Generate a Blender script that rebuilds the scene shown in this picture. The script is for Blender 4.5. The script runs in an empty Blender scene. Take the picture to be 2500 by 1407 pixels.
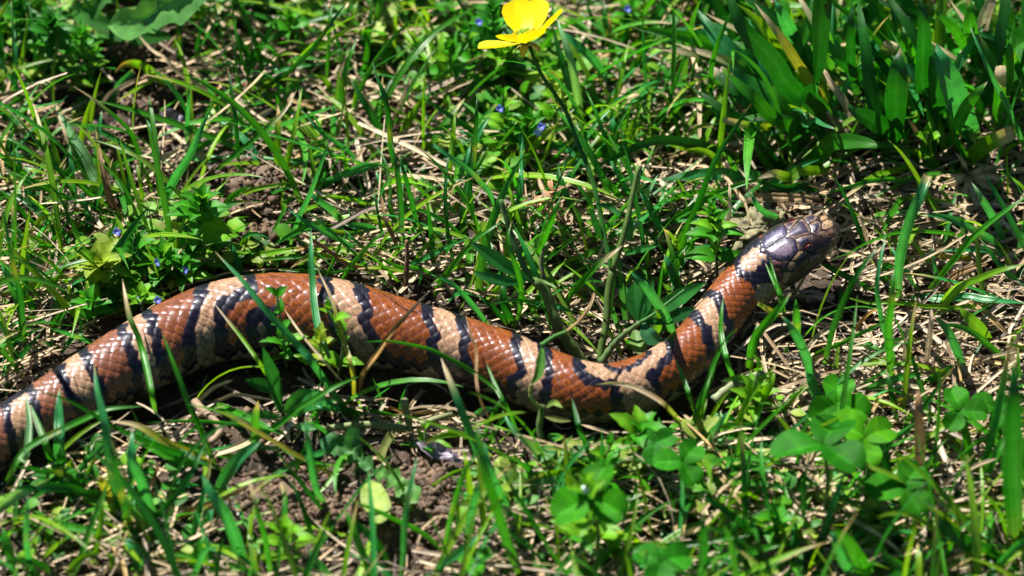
import bpy, math, random
import numpy as np
from mathutils import Vector, Matrix

random.seed(7)
RNG = np.random.default_rng(11)
scene = bpy.context.scene
COL = scene.collection

# ---------------------------------------------------------------- camera, sky, sun, exposure
ELEV = math.radians(45.0)
DIST = 1.30                     # metres from the lens to the middle of the lawn patch
FRAME = 0.25                    # the frame is 25 cm wide at that distance
cam_d = bpy.data.cameras.new('camera')
cam = bpy.data.objects.new('camera', cam_d)
COL.objects.link(cam)
cam.location = (0, -DIST * math.cos(ELEV), DIST * math.sin(ELEV))
cam.rotation_euler = (math.radians(90) - ELEV, 0, 0)
cam_d.sensor_width = 36
cam_d.lens = 36 * DIST / FRAME
cam_d.clip_start = 0.05
cam_d.clip_end = 300
cam_d.dof.use_dof = True
cam_d.dof.focus_distance = 1.292
cam_d.dof.aperture_fstop = 11.5
scene.camera = cam

SUN_DIR = Vector((-0.46, 0.62, 1.0)).normalized()      # towards the sun
world = bpy.data.worlds.new('World')
scene.world = world
world.use_nodes = True
wn = world.node_tree
wn.nodes.clear()
w_out = wn.nodes.new('ShaderNodeOutputWorld')
w_bg = wn.nodes.new('ShaderNodeBackground')
w_sky = wn.nodes.new('ShaderNodeTexSky')
w_sky.sky_type = 'NISHITA'
w_sky.sun_disc = False
w_sky.air_density = 0.5          # clear dry air: deep, hard shadows
w_sky.dust_density = 0.2
w_sky.sun_elevation = math.asin(SUN_DIR.z)
w_sky.sun_rotation = math.atan2(SUN_DIR.x, SUN_DIR.y)
w_bg.inputs['Strength'].default_value = 0.05
wn.links.new(w_sky.outputs[0], w_bg.inputs[0])
wn.links.new(w_bg.outputs[0], w_out.inputs[0])
sun_d = bpy.data.lights.new('sun', 'SUN')
sun_d.energy = 5.0
sun_d.angle = math.radians(0.5)
sun_d.color = (1.0, 0.965, 0.87)
sun = bpy.data.objects.new('sun', sun_d)
COL.objects.link(sun)
sun.rotation_euler = (-SUN_DIR).to_track_quat('-Z', 'Y').to_euler()
scene.view_settings.view_transform = 'Standard'
scene.view_settings.look = 'None'
scene.view_settings.gamma = 1.0
scene.view_settings.exposure = 1.12
scene.view_settings.use_curve_mapping = False
scene.cycles.max_bounces = 6
scene.cycles.diffuse_bounces = 1
scene.cycles.transmission_bounces = 4

# ---------------------------------------------------------------- measuring: photograph pixel + height -> point in the place
CF = np.array([0, math.cos(ELEV), -math.sin(ELEV)])
CR = np.array([1.0, 0, 0])
CU = np.array([0, math.sin(ELEV), math.cos(ELEV)])
CP = np.array(cam.location)
KPX = FRAME / 2500.0 / DIST
PX = 0.0001                     # one photograph pixel is about 0.1 mm on the lawn


def place(px, py, h_cm=0.0):
    px = np.asarray(px, float); py = np.asarray(py, float); h = np.asarray(h_cm, float) * 0.01
    d = CF + np.multiply.outer((px - 1250) * KPX, CR) + np.multiply.outer((703.5 - py) * KPX, CU)
    t = (h - CP[2]) / d[..., 2]
    return CP + d * t[..., None]


def to_px(p):
    q = np.asarray(p) - CP
    z = q @ CF
    return np.stack([1250 + (q @ CR) / z / KPX, 703.5 - (q @ CU) / z / KPX], -1)


# ---------------------------------------------------------------- numpy noise
def _hash(ix, iy, seed):
    h = (ix.astype(np.int64) * 374761393 + iy.astype(np.int64) * 668265263 + seed * 1442695041) & 0xFFFFFFFF
    h = ((h ^ (h >> 13)) * 1274126177) & 0xFFFFFFFF
    h = h ^ (h >> 16)
    return (h & 0xFFFFFF) / float(0xFFFFFF)


def vnoise(x, y, seed=0):
    ix = np.floor(x); iy = np.floor(y)
    fx = x - ix; fy = y - iy
    fx = fx * fx * (3 - 2 * fx); fy = fy * fy * (3 - 2 * fy)
    a = _hash(ix, iy, seed); b = _hash(ix + 1, iy, seed)
    c = _hash(ix, iy + 1, seed); d = _hash(ix + 1, iy + 1, seed)
    return (a * (1 - fx) + b * fx) * (1 - fy) + (c * (1 - fx) + d * fx) * fy


def fbm(x, y, seed=0, octv=4, gain=0.5):
    s = 0; a = 1.0; n = 0
    for o in range(octv):
        s = s + a * vnoise(x * 2 ** o, y * 2 ** o, seed + o * 17); n += a; a *= gain
    return s / n


def sstep(a, b, x):
    t = np.clip((x - a) / (b - a), 0, 1)
    return t * t * (3 - 2 * t)


def catmull(pts, n):
    p = np.asarray(pts, float)
    if len(p) == 2:
        t = np.linspace(0, 1, n)[:, None]
        return p[0] * (1 - t) + p[1] * t
    q = np.vstack([2 * p[0] - p[1], p, 2 * p[-1] - p[-2]])
    seg = np.linalg.norm(np.diff(p[:, :2], axis=0), axis=1)
    cum = np.concatenate([[0], np.cumsum(seg)])
    s = np.linspace(0, cum[-1], n)
    k = np.clip(np.searchsorted(cum, s, 'right') - 1, 0, len(p) - 2)
    t = ((s - cum[k]) / np.maximum(seg[k], 1e-9))[:, None]
    a, b, c, d = q[k], q[k + 1], q[k + 2], q[k + 3]
    return 0.5 * ((2 * b) + (c - a) * t + (2 * a - 5 * b + 4 * c - d) * t ** 2 + (3 * b - a - 3 * c + d) * t ** 3)


# ---------------------------------------------------------------- the snake's course (used by the ground and the plants too)
#            x     y    radius  height of the middle (cm)
SPINE = [(-330, 1330, 52, .55), (-170, 1200, 56, .58), (-60, 1118, 60, .62), (30, 1048, 64, .66), (110, 1003, 69, .70), (213, 942, 77, .76), (340, 872, 87, .84),
         (440, 822, 91, .88), (530, 788, 95, .92), (640, 770, 98, .95), (740, 770, 97, .95), (850, 787, 95, .93),
         (950, 812, 88, .88), (1060, 838, 82, .82), (1160, 866, 78, .78), (1250, 896, 76, .76), (1330, 930, 76, .76),
         (1405, 955, 75, .75), (1480, 960, 69, .72), (1560, 940, 66, .72), (1635, 903, 65, .74), (1700, 850, 64, .80),
         (1742, 795, 63, .84), (1785, 740, 63, .92), (1830, 690, 65, 1.05), (1868, 656, 68, 1.20), (1905, 630, 71, 1.38),
         (1950, 600, 71, 1.58), (1995, 575, 62, 1.74), (2025, 560, 48, 1.82), (2046, 549, 20, 1.86)]
_sp = catmull(SPINE, 600)
SP_PX, SP_R = _sp[:, :2], np.maximum(_sp[:, 2], 5)


def snake_gap(px, py):
    """pixels from the snake's outline (negative on the snake), and the height that clears it"""
    px = np.atleast_1d(px); py = np.atleast_1d(py)
    d = np.hypot(px[:, None] - SP_PX[None, :, 0], py[:, None] - SP_PX[None, :, 1]) - SP_R
    k = d.argmin(1)
    return d[np.arange(len(px)), k], _sp[k, 3] + SP_R[k] * 0.01


SOIL = [(330, 300, 150, 90), (420, 240, 130, 70), (620, 470, 120, 70), (640, 590, 110, 60), (560, 430, 130, 50), (290, 430, 120, 60),
        (700, 1230, 260, 170), (1050, 1160, 170, 120), (560, 1060, 130, 70), (950, 1330, 200, 90), (1850, 555, 70, 40), (180, 1380, 60, 30),
        (330, 130, 120, 60), (700, 60, 90, 40), (1300, 1130, 60, 40), (380, 1170, 90, 60), (2000, 740, 70, 40)]


HOLES = [(300, 165, 190, 62), (640, 85, 100, 40), (850, 455, 115, 40), (1120, 150, 60, 45), (2060, 785, 110, 48), (1660, 1015, 120, 45),
         (1300, 1010, 190, 42), (990, 965, 210, 48), (1860, 505, 90, 28), (480, 245, 110, 40), (600, 960, 130, 36), (330, 1010, 120, 36), (190, 250, 90, 40),
         (2180, 380, 120, 34), (1930, 430, 90, 26), (1600, 640, 50, 30), (1240, 520, 60, 26), (40, 560, 70, 40), (60, 1250, 80, 30), (1650, 1290, 90, 40), (920, 190, 60, 40)]


def hole_mask(px, py):
    m = np.zeros_like(px, float)
    for cx, cy, rx, ry in HOLES:
        m = np.maximum(m, 1 - sstep(0.55, 1.15, np.hypot((px - cx) / rx, (py - cy) / ry)))
    return m


def soil_mask(px, py):
    m = np.zeros_like(px, float)
    for cx, cy, rx, ry in SOIL:
        m = np.maximum(m, 1 - sstep(0.6, 1.25, np.hypot((px - cx) / rx, (py - cy) / ry)))
    return m


def gz(x, y):
    """height of the soil in metres"""
    h = (fbm(x * 45, y * 45, 3, 4) - 0.55) * 0.0075
    h = h + (fbm(x * 220, y * 220, 9, 3) - 0.5) * 0.0028
    shp = np.shape(x)
    p = to_px(np.stack([np.ravel(x), np.ravel(y), np.zeros(np.size(x))], -1))
    d, _ = snake_gap_fast(p[:, 0], p[:, 1])
    d = d.reshape(shp)
    h = h - 0.0065 * hole_mask(p[:, 0], p[:, 1]).reshape(shp)
    # the soil under the snake is pressed flat
    return np.where((d < 30) & (p[:, 0].reshape(shp) < 1820), np.minimum(h, -0.0005), h)


_coarse = None


def snake_gap_fast(px, py):
    global _coarse
    if _coarse is None:
        gx = np.arange(-400, 2200, 20.0); gy = np.arange(400, 1500, 20.0)
        X, Y = np.meshgrid(gx, gy, indexing='ij')
        d, _ = snake_gap(X.ravel(), Y.ravel())
        _coarse = (gx, gy, d.reshape(X.shape))
    gx, gy, D = _coarse
    i = np.clip(((px - gx[0]) / 20).round().astype(int), 0, len(gx) - 1)
    j = np.clip(((py - gy[0]) / 20).round().astype(int), 0, len(gy) - 1)
    inside = (px > gx[0]) & (px < gx[-1]) & (py > gy[0]) & (py < gy[-1])
    return np.where(inside, D[i, j], 999.0), None


# ---------------------------------------------------------------- mesh building
def mesh_np(name, V, F, col=None, uv=None, smooth=True):
    """V (n,3), F (m,4) or (m,3); col per vertex (n,3|4); uv per vertex (n,2)"""
    V = np.ascontiguousarray(V, np.float32); F = np.ascontiguousarray(F, np.int32)
    me = bpy.data.meshes.new(name)
    me.vertices.add(len(V)); me.vertices.foreach_set('co', V.ravel())
    k = F.shape[1]
    me.loops.add(F.size); me.loops.foreach_set('vertex_index', F.ravel())
    me.polygons.add(len(F))
    me.polygons.foreach_set('loop_start', np.arange(0, F.size, k, dtype=np.int32))
    if smooth:
        me.polygons.foreach_set('use_smooth', np.ones(len(F), bool))
    if uv is not None:
        l = me.uv_layers.new(name='uv')
        l.data.foreach_set('uv', np.ascontiguousarray(np.asarray(uv, np.float32)[F.ravel()]).ravel())
    me.update(calc_edges=True)
    if col is not None:
        col = np.asarray(col, np.float32)
        if col.shape[1] == 3:
            col = np.hstack([col, np.ones((len(col), 1), np.float32)])
        a = me.color_attributes.new('col', 'FLOAT_COLOR', 'POINT')
        a.data.foreach_set('color', np.ascontiguousarray(col).ravel())
    return me


def link(name, me, mat, parent=None, loc=None):
    o = bpy.data.objects.new(name, me)
    COL.objects.link(o)
    if mat is not None and me is not None and not me.materials:
        me.materials.append(mat)
    if parent is not None:
        o.parent = parent
    if loc is not None:
        o.location = loc
    return o


def tag(o, label=None, cat=None, group=None, kind=None):
    for k, v in (('label', label), ('category', cat), ('group', group), ('kind', kind)):
        if v:
            o[k] = v
    return o


def thing(name, loc, label, cat, group=None):
    o = bpy.data.objects.new(name, None)
    o.empty_display_size = 0.005
    o.location = [float(c) for c in loc]
    COL.objects.link(o)
    return tag(o, label, cat, group)


def grid_faces(nr, nc, base=0, wrap=False):
    r = np.arange(nr - 1)[:, None]; c = np.arange(nc if wrap else nc - 1)[None, :]
    a = r * nc + c; b = r * nc + (c + 1) % nc
    return np.stack([a, b, b + nc, a + nc], -1).reshape(-1, 4) + base


def ribbons(P, W, fold, colr, across=3, bow=0.0):
    """many blades at once. P (n,k,3) midlines, W (n,k,3) half width vectors, fold = depth of the V as a share of half width,
    colr (n,k,3). Returns V, F, col, uv"""
    n, k, _ = P.shape
    T = np.gradient(P, axis=1)
    T /= np.linalg.norm(T, axis=2, keepdims=True) + 1e-12
    N = np.cross(W, T)
    wl = np.linalg.norm(W, axis=2, keepdims=True)
    N /= np.linalg.norm(N, axis=2, keepdims=True) + 1e-12
    sgn = np.sign(N[..., 2:3].mean(1, keepdims=True)); sgn[sgn == 0] = 1
    N = N * sgn
    us = np.linspace(-1, 1, across)
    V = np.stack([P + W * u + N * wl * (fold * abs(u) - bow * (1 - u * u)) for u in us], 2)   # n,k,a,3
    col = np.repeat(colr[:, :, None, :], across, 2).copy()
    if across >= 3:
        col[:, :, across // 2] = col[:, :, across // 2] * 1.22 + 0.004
    seg = np.linalg.norm(np.diff(P, axis=1), axis=2)
    cum = np.concatenate([np.zeros((n, 1)), np.cumsum(seg, 1)], 1)
    uv = np.stack([np.broadcast_to((us * 0.5 + 0.5)[None, None, :], (n, k, across)),
                   np.broadcast_to(cum[:, :, None] * 40, (n, k, across))], -1)
    f1 = grid_faces(k, across)
    F = (f1[None] + (np.arange(n) * k * across)[:, None, None]).reshape(-1, 4)
    return V.reshape(-1, 3), F, col.reshape(-1, 3), uv.reshape(-1, 2)


def tube(path, rad, nseg=8, col=(.1, .1, .1), squash=1.0, jit=0.0):
    path = np.asarray(path, float); k = len(path)
    rad = np.broadcast_to(np.asarray(rad, float), (k,))
    T = np.gradient(path, axis=0); T /= np.linalg.norm(T, axis=1, keepdims=True) + 1e-12
    up = np.array([0.13, -0.5, 0.86]); S = np.cross(T, up); S /= np.linalg.norm(S, axis=1, keepdims=True) + 1e-9
    N = np.cross(S, T)
    ph = np.linspace(0, 2 * np.pi, nseg, endpoint=False)
    rr = rad[:, None] * (1 + jit * (RNG.random((k, nseg)) - .5))
    V = path[:, None] + rr[..., None] * (np.cos(ph)[None, :, None] * S[:, None] + squash * np.sin(ph)[None, :, None] * N[:, None])
    V = V.reshape(-1, 3); F = grid_faces(k, nseg, wrap=True)
    V = np.vstack([V, path[:1], path[-1:]])
    i0, i1 = k * nseg, k * nseg + 1
    a = np.arange(nseg); b = (a + 1) % nseg
    F = np.vstack([F, np.stack([b, a, np.full(nseg, i0), np.full(nseg, i0)], -1), np.stack([(k - 1) * nseg + a, (k - 1) * nseg + b, np.full(nseg, i1), np.full(nseg, i1)], -1)])
    Fq = F[:len(F) - 2 * nseg]; Ft = F[len(F) - 2 * nseg:, :3]
    C = np.asarray(col, float)
    if C.ndim == 1:
        C = np.broadcast_to(C, (k, 3))
    cc = np.vstack([np.repeat(C, nseg, 0), C[:1], C[-1:]])
    # triangulate quads so that one face size serves
    F3 = np.vstack([Fq[:, [0, 1, 2]], Fq[:, [0, 2, 3]], Ft])
    uv = np.stack([np.tile(np.linspace(0, 1, nseg), k + 1)[:len(V)], np.repeat(np.arange(k + 1), nseg)[:len(V)] * .1], -1)
    if len(uv) < len(V):
        uv = np.vstack([uv, np.zeros((len(V) - len(uv), 2))])
    return V, F3, cc, uv


# ---------------------------------------------------------------- materials
def new_mat(name):
    m = bpy.data.materials.new(name); m.use_nodes = True
    nt = m.node_tree; nt.nodes.clear()
    return m, nt, nt.nodes.new, nt.links.new


def leaf_mat(name, rough=0.42, spec=0.45, trans=0.42, stripes=0.0, tboost=(1.5, 1.5, 0.5), blotch=0.25, bump=0.25, tint=None, sheen=0.0):
    m, nt, N, L = new_mat(name)
    out = N('ShaderNodeOutputMaterial'); mix = N('ShaderNodeMixShader'); p = N('ShaderNodeBsdfPrincipled'); tr = N('ShaderNodeBsdfTranslucent')
    at = N('ShaderNodeAttribute'); at.attribute_name = 'col'
    tc = N('ShaderNodeTexCoord'); nz = N('ShaderNodeTexNoise'); nz.inputs['Scale'].default_value = 260; nz.inputs['Detail'].default_value = 4
    L(tc.outputs['Object'], nz.inputs['Vector'])
    rmp = N('ShaderNodeMapRange'); rmp.inputs['From Min'].default_value = 0.3; rmp.inputs['From Max'].default_value = 0.72
    rmp.inputs['To Min'].default_value = 1 - blotch; rmp.inputs['To Max'].default_value = 1 + blotch
    L(nz.outputs['Fac'], rmp.inputs['Value'])
    mul = N('ShaderNodeVectorMath'); mul.operation = 'SCALE'
    base = at.outputs['Color']
    if tint is not None:
        rgb = N('ShaderNodeRGB'); rgb.outputs[0].default_value = (*tint, 1); base = rgb.outputs[0]
    L(base, mul.inputs[0]); L(rmp.outputs[0], mul.inputs['Scale'])
    cur = mul.outputs[0]
    height = nz.outputs['Fac']
    if stripes:
        uvn = N('ShaderNodeUVMap'); uvn.uv_map = 'uv'
        sp = N('ShaderNodeSeparateXYZ'); L(uvn.outputs[0], sp.inputs[0])
        ms = N('ShaderNodeMath'); ms.operation = 'MULTIPLY'; ms.inputs[1].default_value = stripes * 6.2832; L(sp.outputs[0], ms.inputs[0])
        sn = N('ShaderNodeMath'); sn.operation = 'COSINE'; L(ms.outputs[0], sn.inputs[0])
        r2 = N('ShaderNodeMapRange'); r2.inputs['From Min'].default_value = -1; r2.inputs['From Max'].default_value = 1
        r2.inputs['To Min'].default_value = 0.80; r2.inputs['To Max'].default_value = 1.12; L(sn.outputs[0], r2.inputs['Value'])
        m2 = N('ShaderNodeVectorMath'); m2.operation = 'SCALE'; L(cur, m2.inputs[0]); L(r2.outputs[0], m2.inputs['Scale']); cur = m2.outputs[0]
        ad = N('ShaderNodeMath'); ad.operation = 'ADD'; L(sn.outputs[0], ad.inputs[0]); L(nz.outputs['Fac'], ad.inputs[1]); height = ad.outputs[0]
    L(cur, p.inputs['Base Color'])
    p.inputs['Roughness'].default_value = rough; p.inputs['Specular IOR Level'].default_value = spec
    if sheen:
        p.inputs['Sheen Weight'].default_value = sheen
    tb = N('ShaderNodeVectorMath'); tb.operation = 'MULTIPLY'; tb.inputs[1].default_value = tboost; L(cur, tb.inputs[0])
    L(tb.outputs[0], tr.inputs['Color'])
    bp = N('ShaderNodeBump'); bp.inputs['Strength'].default_value = bump; bp.inputs['Distance'].default_value = 0.0001
    L(height, bp.inputs['Height']); L(bp.outputs[0], p.inputs['Normal'])
    mix.inputs['Fac'].default_value = trans
    L(p.outputs[0], mix.inputs[1]); L(tr.outputs[0], mix.inputs[2]); L(mix.outputs[0], out.inputs[0])
    return m


MAT_GRASS = leaf_mat('grass blade', 0.36, 0.42, 0.40, stripes=3.0, blotch=0.2)
MAT_WIDE = leaf_mat('wide ribbed grass blade', 0.36, 0.45, 0.36, stripes=11.0, blotch=0.22, bump=0.5)
MAT_STRAW = leaf_mat('dry straw', 0.6, 0.3, 0.14, stripes=2.0, tboost=(1, 1, 1), blotch=0.35, bump=0.6)
MAT_LEAF = leaf_mat('herb leaf', 0.5, 0.25, 0.32, blotch=0.25, bump=0.5)
MAT_CLOVER = leaf_mat('clover leaflet', 0.6, 0.12, 0.30, tboost=(1.2, 1.4, 0.4), blotch=0.15, bump=0.3)
MAT_PETAL = leaf_mat('yellow petal', 0.22, 0.6, 0.35, tboost=(1.1, 1.05, 0.3), blotch=0.05, bump=0.12)
MAT_STEM = leaf_mat('hairy stem', 0.55, 0.25, 0.12, blotch=0.35, bump=0.8, sheen=0.08)
MAT_BLUE = leaf_mat('blue petal', 0.5, 0.3, 0.3, tboost=(1, 1, 1), blotch=0.1, bump=0.1)

# ---------------------------------------------------------------- ground
def soil_mat():
    m, nt, N, L = new_mat('dark crumbly soil')
    out = N('ShaderNodeOutputMaterial'); p = N('ShaderNodeBsdfPrincipled'); tc = N('ShaderNodeTexCoord')
    n1 = N('ShaderNodeTexNoise'); n1.inputs['Scale'].default_value = 90; n1.inputs['Detail'].default_value = 8; n1.inputs['Roughness'].default_value = 0.7
    n2 = N('ShaderNodeTexNoise'); n2.inputs['Scale'].default_value = 900; n2.inputs['Detail'].default_value = 6; n2.inputs['Roughness'].default_value = 0.75
    n3 = N('ShaderNodeTexVoronoi'); n3.inputs['Scale'].default_value = 1300
    for n in (n1, n2, n3):
        L(tc.outputs['Object'], n.inputs['Vector'])
    cr = N('ShaderNodeValToRGB'); e = cr.color_ramp.elements
    e[0].position = 0.28; e[0].color = (0.022, 0.013, 0.009, 1); e[1].position = 0.75; e[1].color = (0.15, 0.098, 0.064, 1)
    x = e.new(0.52); x.color = (0.060, 0.037, 0.024, 1)
    mx = N('ShaderNodeMath'); mx.operation = 'MULTIPLY_ADD'; mx.inputs[1].default_value = 0.55; mx.inputs[2].default_value = 0.0
    L(n2.outputs['Fac'], mx.inputs[0])
    ad = N('ShaderNodeMath'); ad.operation = 'MULTIPLY_ADD'; ad.inputs[1].default_value = 0.45; L(n1.outputs['Fac'], ad.inputs[0]); L(mx.outputs[0], ad.inputs[2])
    L(ad.outputs[0], cr.inputs[0])
    L(cr.outputs[0], p.inputs['Base Color'])
    # sparkling wet mineral grains: low roughness where a cell is a grain
    rr = N('ShaderNodeMapRange'); rr.inputs['From Min'].default_value = 0.62; rr.inputs['From Max'].default_value = 0.7
    rr.inputs['To Min'].default_value = 0.75; rr.inputs['To Max'].default_value = 0.25
    L(n3.outputs['Color'], rr.inputs['Value']); L(rr.outputs[0], p.inputs['Roughness'])
    b = N('ShaderNodeBump'); b.inputs['Strength'].default_value = 0.9; b.inputs['Distance'].default_value = 0.0006
    L(n2.outputs['Fac'], b.inputs['Height']); L(b.outputs[0], p.inputs['Normal'])
    p.inputs['Specular IOR Level'].default_value = 0.4
    L(p.outputs[0], out.inputs[0])
    return m


MAT_SOIL = soil_mat()


def axis(fine, step, far):
    a = list(np.arange(-fine, fine + step / 2, step))
    s = step; x = fine
    ext = []
    while x < far:
        s *= 1.35; x += s; ext.append(x)
    return np.array([-v for v in ext[::-1]] + a + ext)


gx = axis(0.165, 0.0009, 60.0); gy = axis(0.185, 0.0009, 60.0)
GX, GY = np.meshgrid(gx, gy, indexing='ij')
near = (np.abs(GX) < 0.6) & (np.abs(GY) < 0.6)
GZ = np.where(near, gz(np.clip(GX, -.6, .6), np.clip(GY, -.6, .6)), -0.001)
pp = to_px(np.stack([GX.ravel(), np.clip(GY.ravel(), -.5, .5), np.zeros(GX.size)], -1))
sm = soil_mask(pp[:, 0], pp[:, 1]).reshape(GX.shape)
cl = np.abs(fbm(GX * 300, GY * 300, 21, 3) - 0.5) * 2
GZ = GZ + np.where(near, sm * ((1 - cl) ** 2 * 0.0026 - 0.0008), 0)
GZ = np.minimum(GZ, np.where(np.abs(GX) > 0.3, 0.002, 1))
V = np.stack([GX, GY, GZ], -1).reshape(-1, 3)
me = mesh_np('ground', V, grid_faces(len(gx), len(gy)))
g = link('ground', me, MAT_SOIL); tag(g, 'dark brown crumbly soil under the grass and thatch', kind='structure')


# ---------------------------------------------------------------- soil crumbs, thatch, ground cover (nobody could count these)
def scatter_px(n, box=(-250, 2750, -250, 1650)):
    return RNG.uniform(box[0], box[1], n), RNG.uniform(box[2], box[3], n)


def ico(sub=1):
    import bmesh
    bm = bmesh.new(); bmesh.ops.create_icosphere(bm, subdivisions=sub, radius=1)
    v = np.array([q.co[:] for q in bm.verts]); f = np.array([[a.index for a in q.verts] for q in bm.faces]); bm.free()
    return v, f


def blobs(pos, size, sub, colr, flat=0.7, rough=0.35):
    v, f = ico(sub); n = len(pos)
    R = RNG.normal(size=(n, 3, 3)); Q, _ = np.linalg.qr(R)
    sc = RNG.uniform(0.6, 1.3, (n, 1, 3)) * size[:, None, None]
    vv = v[None] * (1 + rough * (RNG.random((n, len(v), 1)) - .5)) * sc
    vv = np.einsum('nij,nkj->nki', Q, vv); vv[..., 2] *= flat
    vv = vv + pos[:, None]
    F = (f[None] + (np.arange(n) * len(v))[:, None, None]).reshape(-1, 3)
    return vv.reshape(-1, 3), F, np.repeat(colr, len(v), 0)


px_, py_ = scatter_px(60000)
keep = RNG.random(len(px_)) < (0.06 + 0.75 * soil_mask(px_, py_)) * (1 - .7 * hole_mask(px_, py_))
px_, py_ = px_[keep][:16000], py_[keep][:16000]
pos = place(px_, py_, 0); z = gz(pos[:, 0], pos[:, 1])
size = 0.00022 + 0.0011 * RNG.random(len(pos)) ** 4
pos[:, 2] = z + size * 0.5 + 0.0006 * RNG.random(len(pos))
shade = RNG.uniform(0.55, 1.35, (len(pos), 1))
c = np.array([0.13, 0.083, 0.054]) * shade * RNG.uniform(0.9, 1.1, (len(pos), 3))
V, F, C = blobs(pos, size, 1, c)
MAT_CRUMB = leaf_mat('soil crumb', 0.7, 0.35, 0.0, blotch=0.45, bump=0.9)
o = link('soil_crumbs', mesh_np('soil_crumbs', V, F, C, smooth=False), MAT_CRUMB); tag(o, 'loose dark brown soil crumbs lying between the grass', kind='stuff')

# glittering quartz grains and tiny pebbles
px_, py_ = scatter_px(2600); k2 = RNG.random(len(px_)) < 0.15 + 0.8 * soil_mask(px_, py_)
px_, py_ = px_[k2], py_[k2]
pos = place(px_, py_, 0); size = RNG.uniform(0.0002, 0.00055, len(pos)); pos[:, 2] = gz(pos[:, 0], pos[:, 1]) + size * .9 + 0.0012
c = np.array([0.5, 0.48, 0.5]) * RNG.uniform(0.4, 1.2, (len(pos), 1))
V, F, C = blobs(pos, size, 1, c)
MAT_GRAIN = leaf_mat('wet mineral grain', 0.12, 0.7, 0.0, blotch=0.2, bump=0.1)
o = link('mineral_grains', mesh_np('mineral_grains', V, F, C, smooth=True), MAT_GRAIN); tag(o, 'small glinting mineral grains on the soil', kind='stuff')


def mixc(a, b, t):
    return a * (1 - t) + b * t


def litter(n, lmin, lmax, wmin, wmax, zlo, zhi, dens, palette, seed, k=5, pitch=0.18, curl=0.6):
    r = np.random.default_rng(seed)
    x = r.uniform(-300, 2800, n * 4); y = r.uniform(-300, 1750, n * 4)
    ok = r.random(n * 4) < dens(x, y)
    x, y = x[ok][:n], y[ok][:n]; n = len(x)
    p0 = place(x, y, 0)
    ang = r.uniform(0, 2 * np.pi, n) * 0.6 + r.choice([0, np.pi], n) * 1.0
    ang = np.where(r.random(n) < 0.5, r.normal(0.15, 0.5, n), ang)
    ln = (lmin + (lmax - lmin) * r.random(n) ** 2.2)
    w = r.uniform(wmin, wmax, n)
    t = np.linspace(-0.5, 0.5, k)
    bend = r.normal(0, curl, n)
    a = ang[:, None] + bend[:, None] * t[None]
    dx = np.cos(a); dy = np.sin(a)
    step = ln[:, None] / (k - 1)
    X = np.cumsum(dx * step, 1); Y = np.cumsum(dy * step, 1)
    X = p0[:, 0:1] + X - X.mean(1, keepdims=True); Y = p0[:, 1:2] + Y - Y.mean(1, keepdims=True)
    pt = r.normal(0, pitch, n)
    z0 = r.uniform(zlo, zhi, n)
    g0 = gz(p0[:, 0], p0[:, 1])
    Z = g0[:, None] + z0[:, None] + np.sin(pt)[:, None] * t[None] * ln[:, None] + (0.25 - t[None] ** 2) * (r.normal(0.1, 0.25, n) * ln)[:, None]
    Z = np.maximum(Z, g0[:, None] + 0.0003)
    P = np.stack([X, Y, Z], -1)
    # keep the litter out of the snake
    q = to_px(P.reshape(-1, 3)); dd, hh = snake_gap(q[:, 0], q[:, 1])
    dd = dd.reshape(n, k).min(1)
    near_top = (dd < 4) & (q[:, 0].reshape(n, k).mean(1) < 1830)
    gp = to_px(np.stack([P[..., 0], P[..., 1], np.zeros_like(Z)], -1).reshape(-1, 3))
    under = np.zeros(n, bool)
    P = P[~near_top]; sel = ~near_top; n = len(P)
    T = np.gradient(P, axis=1); T /= np.linalg.norm(T, axis=2, keepdims=True) + 1e-9
    up = np.stack([r.normal(0, .5, n), r.normal(0, .5, n), np.ones(n)], -1)[:, None]
    W = np.cross(T, up); W /= np.linalg.norm(W, axis=2, keepdims=True)
    prof = np.array([0.75, 1, 1, 0.9, 0.35]) if k == 5 else np.interp(np.linspace(0, 1, k), [0, .2, .7, 1], [.7, 1, .9, .25])
    W = W * (w[sel][:, None] * 0.5 * prof[None])[..., None]
    pal = np.array(palette); ci = r.integers(0, len(pal), n)
    c = pal[ci] * r.uniform(0.5, 1.15, (n, 1))
    C = np.repeat(c[:, None], k, 1)
    return ribbons(P, W, r.choice([0.35, 0.6]), C)


STRAWS = [(0.56, 0.43, 0.27), (0.62, 0.50, 0.34), (0.45, 0.33, 0.20), (0.50, 0.40, 0.30), (0.36, 0.25, 0.15), (0.58, 0.43, 0.26), (0.30, 0.24, 0.19)]
def d_th(x, y):
    g, _ = snake_gap_fast(x, y - 55)
    return np.clip(0.95 - 0.95 * soil_mask(x, y), 0, 1) * (1 - 0.92 * hole_mask(x, y)) * np.clip(0.5 + 2.2 * (fbm(x / 85, y / 60, 5, 2) - 0.48) + 0.30 * (x > 1900), 0.04, 1) * (0.12 + 0.88 * sstep(-10, 50, g))

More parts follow.
